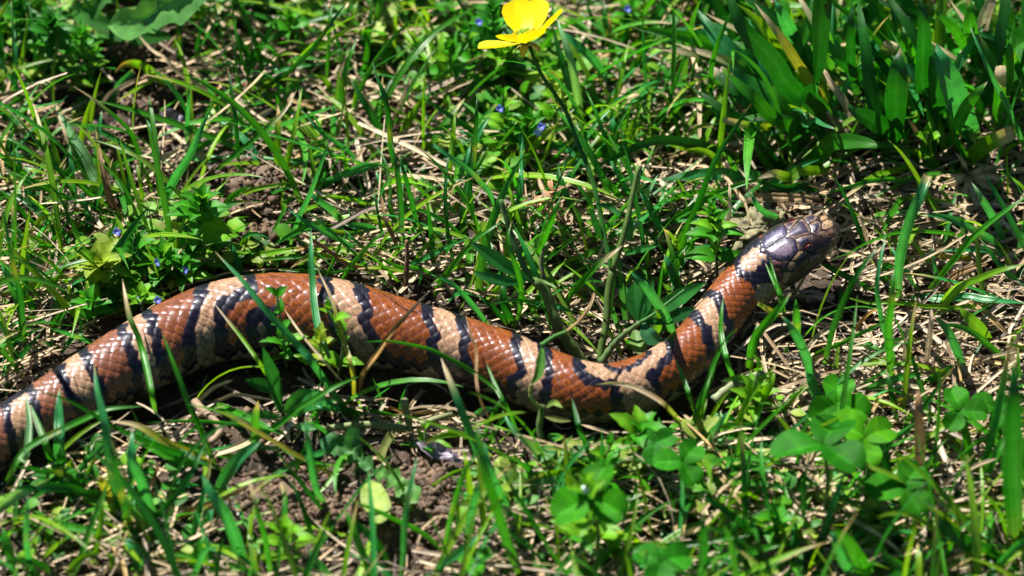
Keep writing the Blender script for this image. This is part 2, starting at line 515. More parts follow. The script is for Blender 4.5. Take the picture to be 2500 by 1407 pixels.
parts = [litter(9500, 0.003, 0.020, 0.0003, 0.0011, 0.0002, 0.0022, d_th, STRAWS, 1, curl=0.9),
         litter(3800, 0.008, 0.040, 0.0004, 0.0013, 0.0010, 0.0045, d_th, STRAWS, 2, pitch=0.14),
         litter(800, 0.015, 0.040, 0.0006, 0.0016, 0.0015, 0.0045, d_th, STRAWS[:4] + [(0.50, 0.33, 0.14)], 3, k=7, pitch=0.12),
         litter(450, 0.012, 0.050, 0.0003, 0.0008, 0.0025, 0.0090, d_th, [(0.66, 0.54, 0.38), (0.60, 0.46, 0.28)], 4, k=7, pitch=0.28, curl=0.8)]
off = 0; VV, FF, CC, UU = [], [], [], []
for v, f, c, u in parts:
    VV.append(v); FF.append(f + off); CC.append(c); UU.append(u); off += len(v)
o = link('dry_thatch', mesh_np('dry_thatch', np.vstack(VV), np.vstack(FF), np.vstack(CC), np.vstack(UU)), MAT_STRAW)
tag(o, 'matted pale straw and dead grass covering the soil', kind='stuff')


# ---------------------------------------------------------------- short filler grass between the tufts
def lawn(n, lmin, lmax, wmin, wmax, lean, dens, palette, seed, k=8, box=(-350, 2850, -300, 1900), flop=1.0):
    r = np.random.default_rng(seed)
    x = r.uniform(box[0], box[1], n * 4); y = r.uniform(box[2], box[3], n * 4)
    ok = r.random(n * 4) < dens(x, y)
    x, y = x[ok][:n], y[ok][:n]; n = len(x)
    p0 = place(x, y, 0); p0[:, 2] = gz(p0[:, 0], p0[:, 1])
    ang = r.uniform(0, 2 * np.pi, n)
    ln = lmin + (lmax - lmin) * r.random(n) ** 1.6
    w = r.uniform(wmin, wmax, n)
    th0 = np.clip(r.normal(lean, 0.35, n), 0.02, 1.5)           # angle from upright at the base
    dth = np.abs(r.normal(0.7, 0.5, n)) * flop
    t = np.linspace(0, 1, k)
    th = np.clip(th0[:, None] + dth[:, None] * t[None] ** 1.5, 0, 1.75)
    aa = ang[:, None] + r.normal(0, 0.35, n)[:, None] * t[None]
    st = ln[:, None] / (k - 1)
    D = np.stack([np.sin(th) * np.cos(aa), np.sin(th) * np.sin(aa), np.cos(th)], -1) * st[..., None]
    P = p0[:, None] + np.cumsum(D, 1) - D[:, :1]
    gg = gz(P[..., 0].ravel(), P[..., 1].ravel()).reshape(n, k)
    P[..., 2] = np.maximum(P[..., 2], gg + 0.0012)
    q = to_px(P.reshape(-1, 3)); dd, _ = snake_gap(q[:, 0], q[:, 1]); dd = dd.reshape(n, k).min(1)
    base_px = to_px(p0)
    bd, _ = snake_gap(base_px[:, 0], base_px[:, 1] - 45)
    sel = (dd > 3) & (bd > 12)
    P = P[sel]; n = len(P)
    T = np.gradient(P, axis=1); T /= np.linalg.norm(T, axis=2, keepdims=True) + 1e-9
    side = np.stack([-np.sin(aa[sel]), np.cos(aa[sel]), np.zeros((n, k))], -1)
    tw = r.normal(0, 0.6, n)[:, None, None]
    up2 = np.cross(T, side)
    W = side * np.cos(tw) + up2 * np.sin(tw)
    prof = np.interp(t, [0, .15, .5, .8, 1], [.6, .85, 1, .7, .04])
    W = W * (w[sel][:, None] * 0.5 * prof[None])[..., None]
    pal = np.array(palette); c = pal[r.integers(0, len(pal), n)] * r.uniform(0.7, 1.3, (n, 1))
    C = np.repeat(c[:, None], k, 1)
    dry = r.random(n) < 0.22
    tt = sstep(0.72, 0.95, t)[None, :, None] * dry[:, None, None]
    C = C * (1 - tt) + np.array([0.5, 0.36, 0.16]) * tt
    bt = (1 - sstep(0.0, 0.3, t))[None, :, None] * 0.5
    C = C * (1 - bt) + np.array([0.16, 0.24, 0.05]) * bt
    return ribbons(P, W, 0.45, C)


GREENS = [(0.034, 0.200, 0.005), (0.010, 0.110, 0.004), (0.026, 0.23, 0.040), (0.110, 0.29, 0.005), (0.026, 0.20, 0.012), (0.16, 0.32, 0.006), (0.13, 0.27, 0.012), (0.05, 0.23, 0.015)]
d_gr = lambda x, y: np.clip(0.9 - 0.9 * soil_mask(x, y), 0, 1) * (1 - 0.9 * hole_mask(x, y)) * np.clip(0.4 + 1.1 * (fbm(x / 210, y / 210, 31, 2) - 0.25), 0.1, 1) * np.where((x > 1850) & (y > 430) & (y < 1150), 0.42, 1.0) * np.where((y > 1100) & (x < 1300), 0.6, 1.0)
parts = [lawn(3000, 0.008, 0.034, 0.0008, 0.0019, 0.75, d_gr, GREENS, 41),
         lawn(1000, 0.018, 0.052, 0.0010, 0.0022, 0.65, d_gr, GREENS, 42, k=10),
         lawn(900, 0.015, 0.05, 0.0016, 0.0034, 0.45, lambda x, y: (y < 40) * ((x > 1450) | (x < 1050)) * 0.8 + (x > 1750) * (y < 330) * 0.6, GREENS, 43, k=10, box=(-350, 2850, -420, 330))]
off = 0; VV, FF, CC, UU = [], [], [], []
for v, f, c, u in parts:
    VV.append(v); FF.append(f + off); CC.append(c); UU.append(u); off += len(v)
o = link('short_grass', mesh_np('short_grass', np.vstack(VV), np.vstack(FF), np.vstack(CC), np.vstack(UU)), MAT_GRASS)
tag(o, 'short green grass blades filling the lawn between the tufts', kind='stuff')

# tiny round leaves of creeping ground cover
r = np.random.default_rng(77)
spots = [(620, 640, 120, 50, 60), (1000, 110, 150, 110, 260), (1290, 220, 190, 150, 420), (1200, 420, 110, 70, 160), (300, 700, 120, 90, 260), (430, 640, 120, 80, 260), (120, 120, 130, 90, 200), (900, 830, 70, 60, 40),
         (1450, 1150, 160, 60, 120), (2000, 1300, 420, 120, 260), (1700, 1080, 120, 60, 60), (700, 60, 140, 60, 120), (1250, 1200, 120, 60, 60), (250, 1250, 260, 120, 140), (1520, 200, 200, 150, 160), (1800, 1150, 250, 120, 120)]
LP, LN, LW, LC = [], [], [], []
for cx, cy, sx, sy, n in spots:
    x = r.normal(cx, sx * .55, n); y = r.normal(cy, sy * .55, n)
    p = place(x, y, 0); zz = gz(p[:, 0], p[:, 1]) + r.uniform(0.001, 0.009, n) * r.random(n)
    for i in range(n):
        a = r.uniform(0, 2 * np.pi); L_ = r.uniform(0.0028, 0.0062); pitch = r.uniform(-0.1, 0.7)
        t = np.linspace(0, 1, 5); d = np.array([math.cos(a) * math.cos(pitch), math.sin(a) * math.cos(pitch), math.sin(pitch)])
        P = np.array([p[i, 0], p[i, 1], zz[i]]) + d * (t * L_)[:, None]; P[:, 2] -= 0.0012 * t ** 2
        q = to_px(P[[0, -1]]); dd, _ = snake_gap(q[:, 0], q[:, 1])
        if dd.min() < 14:
            continue
        sd = np.cross(d, [0, 0, 1.0]); sd /= np.linalg.norm(sd)
        pr = np.array([.15, .8, 1, .8, .12]) * L_ * r.uniform(.28, .4)
        LP.append(P); LW.append(sd[None] * pr[:, None])
        cc = np.array([(0.06, 0.22, 0.01), (0.12, 0.28, 0.015), (0.025, 0.15, 0.01), (0.20, 0.28, 0.04)][r.integers(0, 4)]) * r.uniform(.7, 1.3)
        LC.append(np.repeat(cc[None], 5, 0))
v, f, c, u = ribbons(np.array(LP), np.array(LW), 0.2, np.array(LC))
o = link('creeping_ground_cover', mesh_np('creeping_ground_cover', v, f, c, u), MAT_LEAF)
tag(o, 'tiny yellow-green leaves creeping low over the soil', kind='stuff')

# ---------------------------------------------------------------- the snake
def in_poly(px, py, poly):
    poly = np.asarray(poly, float); n = len(poly); r = np.zeros(len(px), bool); j = n - 1
    for i in range(n):
        xi, yi = poly[i]; xj, yj = poly[j]
        c = ((yi > py) != (yj > py)) & (px < (xj - xi) * (py - yi) / (yj - yi + 1e-9) + xi)
        r ^= c; j = i
    return r


def poly_dist(px, py, poly):
    poly = np.asarray(poly, float); d = np.full(len(px), 1e9); n = len(poly)
    for i in range(n):
        a = poly[i]; b = poly[(i + 1) % n]; ab = b - a
        t = np.clip(((px - a[0]) * ab[0] + (py - a[1]) * ab[1]) / (ab @ ab + 1e-9), 0, 1)
        d = np.minimum(d, np.hypot(px - a[0] - t * ab[0], py - a[1] - t * ab[1]))
    return d


HZ = lambda pts: [(1780 + x / 4.69, 490 + y / 4.69) for x, y in pts]
TAN = [
    [(-95, 1075), (-60, 1040), (-40, 1100), (-50, 1190), (-90, 1200), (-100, 1130)],
    [(20, 985), (66, 955), (84, 1015), (86, 1085), (72, 1125), (45, 1120), (32, 1050)],
    [(155, 885), (192, 855), (207, 895), (224, 922), (236, 954), (240, 1010), (215, 1020), (192, 975), (175, 954), (164, 924)],
    [(305, 790), (340, 762), (362, 785), (364, 818), (376, 858), (388, 893), (390, 960), (352, 960), (340, 880), (322, 835)],
    [(514, 665), (590, 655), (600, 703), (556, 720), (536, 735), (524, 762), (524, 800), (527, 838), (524, 900), (478, 900), (474, 838), (478, 805), (490, 770), (496, 736), (508, 700)],
    [(630, 778), (647, 776), (655, 850), (628, 850)],
    [(803, 665), (852, 672), (868, 712), (880, 742), (881, 790), (892, 815), (915, 850), (905, 900), (872, 880), (850, 830), (838, 800), (826, 768), (816, 735)],
    [(1050, 740), (1105, 760), (1122, 800), (1126, 828), (1120, 860), (1135, 920), (1085, 910), (1064, 850), (1070, 830), (1071, 806), (1059, 785)],
    [(1271, 820), (1312, 838), (1327, 880), (1330, 910), (1324, 945), (1318, 1000), (1258, 985), (1262, 935), (1284, 905), (1278, 880), (1269, 858)],
    [(1418, 880), (1474, 870), (1474, 896), (1492, 908), (1520, 908), (1545, 899), (1572, 884), (1586, 864), (1594, 830), (1624, 832), (1627, 862), (1608, 890), (1584, 910), (1572, 925), (1597, 945), (1610, 1000), (1550, 1030), (1513, 985), (1513, 950), (1522, 940), (1498, 932), (1450, 923), (1430, 908)],
    [(1705, 722), (1742, 728), (1752, 752), (1760, 780), (1776, 800), (1772, 835), (1748, 870), (1736, 830), (1733, 797), (1714, 782), (1700, 758)],
    HZ([(130, 720), (150, 640), (220, 590), (260, 540), (330, 510), (370, 560), (430, 640), (445, 680), (380, 700), (340, 760), (320, 820), (260, 840), (190, 825), (145, 770)]),
]
NECK_BLACK = [HZ([(40, 740), (130, 640), (230, 530), (310, 470), (375, 470), (460, 620), (530, 860), (600, 910), (480, 945), (350, 935), (290, 1010), (235, 930), (150, 870), (60, 800)])]
JAW_CREAM = [HZ([(300, 1000), (350, 940), (480, 950), (590, 915), (700, 930), (620, 1060), (520, 1180), (380, 1240), (290, 1100)])]
# head plates: outline in the close view, (base colour), (dark core centre/radius or None)
PLATES = [
    ('parietal', [(370, 470), (400, 410), (450, 370), (540, 310), (620, 290), (665, 330), (665, 375), (640, 425), (560, 460), (500, 510), (440, 555), (385, 545)], (0.115, 0.095, 0.165)),
    ('parietal', [(425, 575), (500, 515), (560, 470), (640, 430), (740, 437), (765, 470), (770, 530), (790, 570), (745, 640), (700, 682), (600, 692), (520, 670), (455, 640)], (0.150, 0.110, 0.155)),
    ('frontal', [(665, 378), (642, 425), (700, 432), (770, 442), (830, 407), (930, 388), (938, 340), (905, 290), (865, 228), (830, 207), (790, 240), (740, 300), (700, 330)], (0.16, 0.10, 0.085)),
    ('supraocular', [(768, 446), (830, 412), (942, 393), (935, 450), (905, 490), (855, 520), (822, 572), (795, 568), (775, 520)], (0.15, 0.095, 0.08)),
    ('supraocular', [(620, 268), (690, 240), (770, 212), (822, 200), (785, 236), (735, 295), (692, 327), (665, 325)], (0.13, 0.08, 0.06)),
    ('prefrontal', [(842, 190), (900, 162), (1000, 162), (1015, 190), (990, 232), (940, 252), (910, 268), (880, 242)], (0.055, 0.03, 0.035)),
    ('prefrontal', [(915, 272), (990, 236), (1046, 240), (1056, 290), (1042, 350), (1000, 395), (945, 375), (938, 315)], (0.06, 0.032, 0.035)),
    ('internasal', [(1018, 175), (1060, 148), (1120, 158), (1142, 200), (1080, 238), (1050, 236)], (0.34, 0.22, 0.13)),
    ('internasal', [(1060, 244), (1142, 206), (1190, 240), (1192, 300), (1112, 340), (1060, 330)], (0.34, 0.22, 0.13)),
    ('snout', [(1128, 150), (1190, 150), (1240, 200), (1255, 260), (1200, 240), (1150, 198)], (0.36, 0.24, 0.14)),
    ('loreal', [(1045, 345), (1110, 345), (1190, 305), (1230, 290), (1230, 400), (1130, 440), (1040, 420), (1000, 400)], (0.10, 0.06, 0.04)),
    ('temporal', [(745, 645), (795, 575), (865, 575), (830, 650), (770, 690), (705, 690)], (0.25, 0.16, 0.09)),
    ('temporal', [(690, 700), (770, 695), (760, 760), (700, 800), (655, 790)], (0.24, 0.15, 0.09)),
    ('temporal', [(620, 820), (690, 810), (720, 850), (660, 940), (600, 950)], (0.24, 0.16, 0.10)),
    ('temporal', [(475, 682), (540, 682), (610, 705), (602, 765), (500, 765)], (0.11, 0.045, 0.05)),
    ('temporal', [(505, 770), (605, 772), (590, 820), (520, 830)], (0.14, 0.05, 0.035)),
    ('temporal', [(520, 835), (600, 810), (605, 870), (545, 880)], (0.15, 0.05, 0.03)),
    ('labial', [(760, 760), (830, 660), (900, 640), (900, 720), (800, 830)], (0.03, 0.018, 0.02)),
    ('labial', [(905, 640), (960, 610), (1040, 600), (1040, 660), (905, 720)], (0.10, 0.08, 0.05)),
    ('labial', [(1045, 600), (1130, 560), (1180, 500), (1200, 560), (1110, 640), (1045, 660)], (0.22, 0.20, 0.11)),
    ('labial', [(1140, 445), (1225, 405), (1245, 320), (1255, 420), (1200, 520), (1180, 495), (1135, 550)], (0.16, 0.13, 0.07)),
]
PLATES = [(n, HZ(p), c) for n, p, c in PLATES]

RED = np.array([0.255, 0.068, 0.012]); TANC = np.array([0.47, 0.29, 0.18]); BLK = np.array([0.006, 0.005, 0.014]); CRM = np.array([0.21, 0.175, 0.11])  # belly cream is darkened, underside shade put into the colour


def build_snake():
    ctl = np.array(SPINE, float)
    pts = place(ctl[:, 0], ctl[:, 1], ctl[:, 3])
    data = catmull(np.hstack([pts, ctl[:, 2:3] * PX]), 4000)
    path, rad = data[:, :3], np.maximum(data[:, 3], 0.0002)
    # true arc length
    ds = np.linalg.norm(np.diff(path, axis=0), axis=1); s = np.concatenate([[0], np.cumsum(ds)])
    smax = s[-1]
    head_len = 0.0225
    sh = smax - head_len
    S = [0.0]
    while S[-1] < smax:
        S.append(S[-1] + (0.00026 if S[-1] < sh else 0.00013))
    S = np.array(S[:-1] + [smax])
    C = np.stack([np.interp(S, s, path[:, i]) for i in range(3)], -1)
    # smooth centreline a little
    R = np.interp(S, s, rad)
    u = np.clip((S - sh) / head_len, 0, 1)                  # 0 at the nape, 1 at the snout
    hw = np.interp(u, [0, .2, .42, .62, .78, .9, .96, .985, 1], [66, 71, 72, 66, 55, 41, 28, 17, 2]) * PX
    R = np.where(u > 0, hw * sstep(0, .06, u) + R * (1 - sstep(0, .06, u)), R)
    T = np.gradient(C, axis=0)
    for _ in range(3):
        K = 41; kern = np.ones(K) / K
        T = np.stack([np.convolve(np.pad(T[:, i], K // 2, 'edge'), kern, 'valid') for i in range(3)], -1)
    T /= np.linalg.norm(T, axis=1, keepdims=True)
    side = np.cross(T, [0, 0, 1.0]); side /= np.linalg.norm(side, axis=1, keepdims=True)
    nup = np.cross(side, T)
    phi = np.concatenate([np.linspace(-1.75, 2.75, 210), np.linspace(2.75, 2 * np.pi - 1.75, 26)[1:-1]])
    ns, nf = len(S), len(phi)
    cph, sph = np.cos(phi)[None], np.sin(phi)[None]
    flat = sstep(0.35, 1.0, -cph)                            # belly pressed flat
    vert = (np.interp(u, [0, .3, .6, .8, .92, 1], [1, .86, .80, .70, .60, .5]))[:, None]
    # body: slightly loaf-shaped; head: flat topped, jaw line drawn in
    wx = R[:, None] * (1 + 0.02 * sstep(-0.3, 0.6, -cph))
    top = R[:, None] * np.where(u[:, None] > 0, vert, 1.0)
    crown = np.sign(cph) * np.abs(cph) ** np.where(u > 0.05, 0.82, 1.0)[:, None]
    yy = np.where(cph > 0, crown, cph * (1 - 0.14 * flat))
    P = C[:, None] + wx[..., None] * sph[..., None] * side[:, None] + (top * yy)[..., None] * nup[:, None]
    Nrm = sph[..., None] * side[:, None] + cph[..., None] * nup[:, None] + np.zeros_like(P)
    # a small drop of the snout, brow ridge over the eye
    # -------- scale lattice
    Rl = np.interp(S, s, rad); Rl = np.maximum(Rl, 0.0058)
    a = np.concatenate([[0], np.cumsum(np.diff(S) / (0.365 * 0.5 * (Rl[1:] + Rl[:-1])))])
    NR = 34
    A = a[:, None] + np.zeros((1, nf)); B = (phi / (2 * np.pi) * NR)[None] + np.zeros((ns, 1))
    d1 = np.full(A.shape, 9.0); d2 = np.full(A.shape, 9.0); ca = np.zeros(A.shape); cb = np.zeros(A.shape)
    j0 = np.round(B)
    for dj in (-1, 0, 1):
        j = j0 + dj
        sh_ = 0.5 * np.mod(j, 2)
        i0 = np.round(A - sh_)
        for di in (-1, 0, 1):
            cx = i0 + di + sh_
            p = 1.8
            d = (np.abs(2 * (A - cx)) ** p + np.abs(0.86 * (B - j)) ** p) ** (1 / p)
            nearer = d < d1
            d2 = np.where(nearer, d1, np.minimum(d2, d))
            ca = np.where(nearer, cx, ca); cb = np.where(nearer, j, cb)
            d1 = np.where(nearer, d, d1)
    border = (d2 - d1) * 0.5
    loc = (A - ca) * 2
    # -------- where each scale's centre sits, to give it one colour
    key_s = np.interp(ca.ravel(), a, S); key_phi = cb.ravel() / NR * 2 * np.pi
    kp = np.mod(key_phi + np.pi, 2 * np.pi) - np.pi
    kpc = np.clip(kp, -0.62, 2.2)
    Cc = np.stack([np.interp(key_s, S, C[:, i]) for i in range(3)], -1)
    Sd = np.stack([np.interp(key_s, S, side[:, i]) for i in range(3)], -1)
    Nu = np.stack([np.interp(key_s, S, nup[:, i]) for i in range(3)], -1)
    Rk = np.interp(key_s, S, R)
    X = Cc + (Rk * np.sin(kpc))[:, None] * Sd + (Rk * np.cos(kpc))[:, None] * Nu
    q = to_px(X)
    kv = np.clip(np.mod(phi + np.pi, 2 * np.pi) - np.pi, -0.62, 2.2)
    Xv = C[:, None] + (R[:, None] * np.sin(kv)[None])[..., None] * side[:, None] + (R[:, None] * np.cos(kv)[None])[..., None] * nup[:, None]
    q = q * 0.5 + to_px(Xv.reshape(-1, 3)) * 0.5
    qx, qy = q[:, 0], q[:, 1]
    rnd = _hash((ca * 2).round().ravel(), cb.ravel(), 5); rnd2 = _hash((ca * 2).round().ravel(), cb.ravel(), 6)
    # region per scale, softened by the scale's own jitter
    tan = np.zeros(len(qx), bool); dist = np.full(len(qx), 1e9)
    for poly in TAN:
        c0 = np.mean(poly, 0); near_ = np.hypot(qx - c0[0], qy - c0[1]) < 220
        tan[near_] |= in_poly(qx[near_], qy[near_], poly)
        dist[near_] = np.minimum(dist[near_], poly_dist(qx[near_], qy[near_], poly))
    band = np.interp(key_s, S, R) / PX * 0.30
    band = np.where((qx > 1460) & (qx < 1590) & (qy < 912), 9.0, band)
    col = np.tile(RED, (len(qx), 1)) * (0.82 + 0.36 * rnd[:, None])
    black = ((~tan) & (dist < band)) | (tan & (dist < 2.5))
    tan = tan & (dist >= 2.5)
    pink_sheen = (1 - sstep(0.16, 0.46, key_s / S[-1]))[:, None]  # broad sheen towards the tail, painted as a mauve shift of the scales
    col = col * (1 - pink_sheen) + (col * np.array([.85, 1.15, 3.2]) + .012) * pink_sheen
    col[tan] = TANC * (0.86 + 0.26 * rnd[tan, None])
    col[black] = BLK
    for poly in NECK_BLACK:
        m = in_poly(qx, qy, poly) & ~tan
        col[m] = BLK
    kk = kp + (rnd - .5) * 0.16
    lowedge = (kk > 1.40) & (kk <= 1.72) & ~tan
    col[lowedge] = BLK * 1.3
    low = kk > 1.72
    c_low = np.where((rnd2 < 0.42)[:, None], CRM * 0.95, np.where((rnd2 < 0.68)[:, None], np.array([0.15, 0.11, 0.08]), np.array([0.03, 0.02, 0.025])))
    col[low] = c_low[low]
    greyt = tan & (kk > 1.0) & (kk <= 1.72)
    col[greyt] = np.array([0.17, 0.115, 0.085]) * (0.7 + .4 * rnd[greyt, None])  # grey-tan flank mottling, with underside shade painted into it
    lowback = kk < -1.6
    col[lowback] = c_low[lowback]
    for poly in JAW_CREAM:
        m = in_poly(qx, qy, poly); col[m] = np.array([0.20, 0.165, 0.09]) * (0.8 + .3 * rnd[m, None])  # throat cream with its shade put into the colour
    isred = (col[:, 0] > 0.2) & (col[:, 1] < 0.1)
    col = col.reshape(ns, nf, 3)
    istan = (tan | low).reshape(ns, nf) & (col[..., 0] > .2)
    isred = isred.reshape(ns, nf)
    # small dark peppering, seams darker than the scales, a paler scale edge
    pep = vnoise(A * 9, B * 7, 3)
    col = col * (1 - 0.50 * sstep(0.52, 0.80, pep)[..., None] * (isred | istan)[..., None])
    core = sstep(0.55, 0.15, d1)
    col = col * (1 - 0.28 * (core * (isred | istan))[..., None])
    seam = 1 - sstep(0.01, 0.085, border)
    seamc = np.where(isred[..., None], np.array([0.055, 0.018, 0.035]), np.where(istan[..., None], np.array([0.22, 0.075, 0.05]), np.array([0.006, 0.006, 0.012])))
    seam = seam * 0.88
    col = col * (1 - seam[..., None]) + seamc * seam[..., None]
    # relief
    Rr = Rl[:, None]
    rise = sstep(0.0, 0.10, border)
    H = Rr * (0.005 * rise + 0.024 * np.clip(1 - d1 ** 2, -.5, 1) - 0.007 * loc * rise)
    # belly shields: broad plates across, instead of the small scales
    ab = np.abs(np.mod(phi[None] + np.pi, 2 * np.pi) - np.pi)
    belly = sstep(2.45, 2.6, ab) + np.zeros((ns, 1))
    H = H * (1 - belly)
    col = col * (1 - belly[..., None]) + (np.where((np.sin(A * 5.1 + np.floor(A)) > -0.1)[..., None], CRM, CRM * 0.2)) * belly[..., None]
    # -------- head plates
    U = u[:, None] + np.zeros((1, nf))
    hm = sstep(0.0, 0.04, U)                                # head region
    kp2 = np.clip(phi, -0.75, 2.3); kp2 = np.where(phi > np.pi + .4, -0.75, kp2)
    Xh = C[:, None] + wx[..., None] * np.sin(kp2)[None, :, None] * side[:, None] + (top * np.cos(kp2)[None])[..., None] * nup[:, None]
    idx = np.where(u > 0)[0]; i0 = max(idx[0] - 60, 0)
    sub = P[i0:].reshape(-1, 3)
    back = (phi < -1.0) | (phi > 2.6)
    sub2 = np.where(np.broadcast_to(back[None, :, None], P[i0:].shape), Xh[i0:], P[i0:]).reshape(-1, 3)
    qh = to_px(sub2)
    best = np.full(len(qh), 1e9); inside = np.zeros(len(qh), bool); hc = np.tile(np.array([0.035, 0.022, 0.018]), (len(qh), 1))  # dark default tone: black face skin plus painted shade
    for n_, poly, c in PLATES:
        m = in_poly(qh[:, 0], qh[:, 1], poly); dd = poly_dist(qh[:, 0], qh[:, 1], poly)
        best = np.minimum(best, dd)
        inside |= m
        base = np.tile(np.array(c), (m.sum(), 1))
        nz = vnoise(qh[m, 0] / 5.5, qh[m, 1] / 5.5, 8); fine = vnoise(qh[m, 0] / 1.6, qh[m, 1] / 1.6, 4)
        if n_ in ('frontal', 'supraocular', 'prefrontal'):
            # dark blotch in the middle of the plate, tan towards its rim
            k = sstep(0.5, 6.5, dd[m] + (nz - .5) * 5)[:, None]
            base = np.array([0.27, 0.165, 0.10]) * (1 - k) + np.array([0.035, 0.028, 0.055]) * k
        elif n_ == 'parietal':
            k = sstep(1.0, 16, dd[m] + (nz - .5) * 12)[:, None]
            base = np.array([0.030, 0.026, 0.055]) * (1 - k) + np.array(c) * (0.7 + 0.9 * fine[:, None]) * k
        elif n_ in ('internasal', 'snout', 'loreal', 'labial'):
            k = sstep(0.56, 0.70, nz)[:, None]
            base = base * (1 - k) + np.array([0.05, 0.018, 0.012]) * k
        hc[m] = base * (0.85 + 0.3 * fine[:, None])
    # face below and behind the eye: black marking, with its shade painted in
    mask_side = in_poly(qh[:, 0], qh[:, 1], HZ([(860, 575), (900, 500), (950, 450), (1040, 430), (1140, 450), (1130, 550), (1040, 595), (930, 620), (850, 650), (790, 700), (720, 830), (640, 940), (640, 960), (760, 850), (700, 900), (600, 1000)]))
    eye_zone = np.hypot(qh[:, 0] - 1977, qh[:, 1] - 607) < 15
    hc[(mask_side & ~inside) | eye_zone] = (0.012, 0.008, 0.010)
    line = 1 - sstep(0.6, 1.9, best)
    hc = hc * (1 - 0.94 * line[:, None]) + np.array([0.008, 0.006, 0.01]) * 0.94 * line[:, None]
    Hh = sstep(0.1, 2.0, best) * 1.1 * PX + sstep(1, 14, best) * 2.2 * PX
    Hh = np.where(inside | True, Hh, 0).reshape(-1, nf)
    hc = hc.reshape(-1, nf, 3)
    # blend: plates rule where the nape's small scales end
    nape = np.array(HZ([(375, 470), (420, 600), (450, 650), (480, 690), (500, 780), (520, 860), (610, 960)]))
    w = np.zeros(len(qh))
    plate_zone = np.zeros(len(qh), bool)
    for n_, poly, c in PLATES:
        plate_zone |= in_poly(qh[:, 0], qh[:, 1], poly)
    beyond = in_poly(qh[:, 0], qh[:, 1], [tuple(p) for p in nape] + HZ([(760, 1000), (1500, 700), (1500, 0), (700, 0), (500, 250), (375, 380)]))
    w = (plate_zone | beyond).astype(float).reshape(-1, nf) 
    H[i0:] = H[i0:] * (1 - w) + (Hh + 0.0) * w
    col[i0:] = col[i0:] * (1 - w[..., None]) + hc * w[..., None]
    # lower jaw and throat in cream, darkened to paint the shaded face
    jaw = (np.abs(np.mod(phi + np.pi, 2 * np.pi) - np.pi) > 1.95)[None] & (u[:, None] > 0.0)
    col = np.where(jaw[..., None], np.array([0.20, 0.175, 0.095]) * (0.75 + .4 * vnoise(A * 6, B * 3, 2)[..., None]), col)
    # mouth line, brow, socket and nostril relief
    mouth = np.exp(-((ab - 1.86 + 0.10 * np.sin(U * 5)) / 0.045) ** 2) * sstep(0.12, 0.3, U)
    H = H - mouth * 0.00042
    col = col * (1 - 0.85 * mouth[..., None])
    P2 = P + Nrm * H[..., None]
    # eye position on the camera side: nearest vertex to the eye pixel
    qa = to_px(P2[i0:].reshape(-1, 3)); cand = np.hypot(qa[:, 0] - 1977, qa[:, 1] - 607)
    vis = np.broadcast_to(((phi > 0.0) & (phi < 2.2))[None], (ns - i0, nf)).ravel()
    cand = np.where(vis, cand, 1e9); ke = cand.argmin(); ei, ej = i0 + ke // nf, ke % nf
    eyec = P2[ei, ej]; eyen = Nrm[ei, ej]
    jm = np.abs(phi + phi[ej]).argmin()
    eyec2 = P2[ei, jm]; eyen2 = Nrm[ei, jm]
    for ec, en in ((eyec, eyen), (eyec2, eyen2)):
        dd = np.linalg.norm(P2 - ec, axis=2)
        P2 = P2 - en * (np.exp(-(dd / 0.00125) ** 2) * 0.0007)[..., None]
        col = np.where((dd < 0.0016)[..., None], np.array([0.012, 0.009, 0.012]), col)
    Vv = P2.reshape(-1, 3); F = grid_faces(ns, nf, wrap=True)
    # snout and tail caps
    ccol = col.reshape(-1, 3)
    uv = np.stack([np.broadcast_to((phi / 6.283)[None], (ns, nf)), A * .1], -1).reshape(-1, 2)
    Vv = np.vstack([Vv, C[-1:] + T[-1:] * 0.0002, C[:1]])
    ccol = np.vstack([ccol, ccol[-2:-1], ccol[:1]]); uv = np.vstack([uv, [[0, 0], [0, 0]]])
    b = np.arange(nf); e1 = (ns - 1) * nf
    F = np.vstack([F, np.stack([e1 + b, e1 + (b + 1) % nf, np.full(nf, len(Vv) - 2), np.full(nf, len(Vv) - 2)], -1)])
    F3 = np.vstack([F[:-nf][:, [0, 1, 2]], F[:-nf][:, [0, 2, 3]], F[-nf:, :3]])
    return Vv, F3, ccol, uv, (eyec, eyen), (eyec2, eyen2), T[ei], C[len(C) // 2]


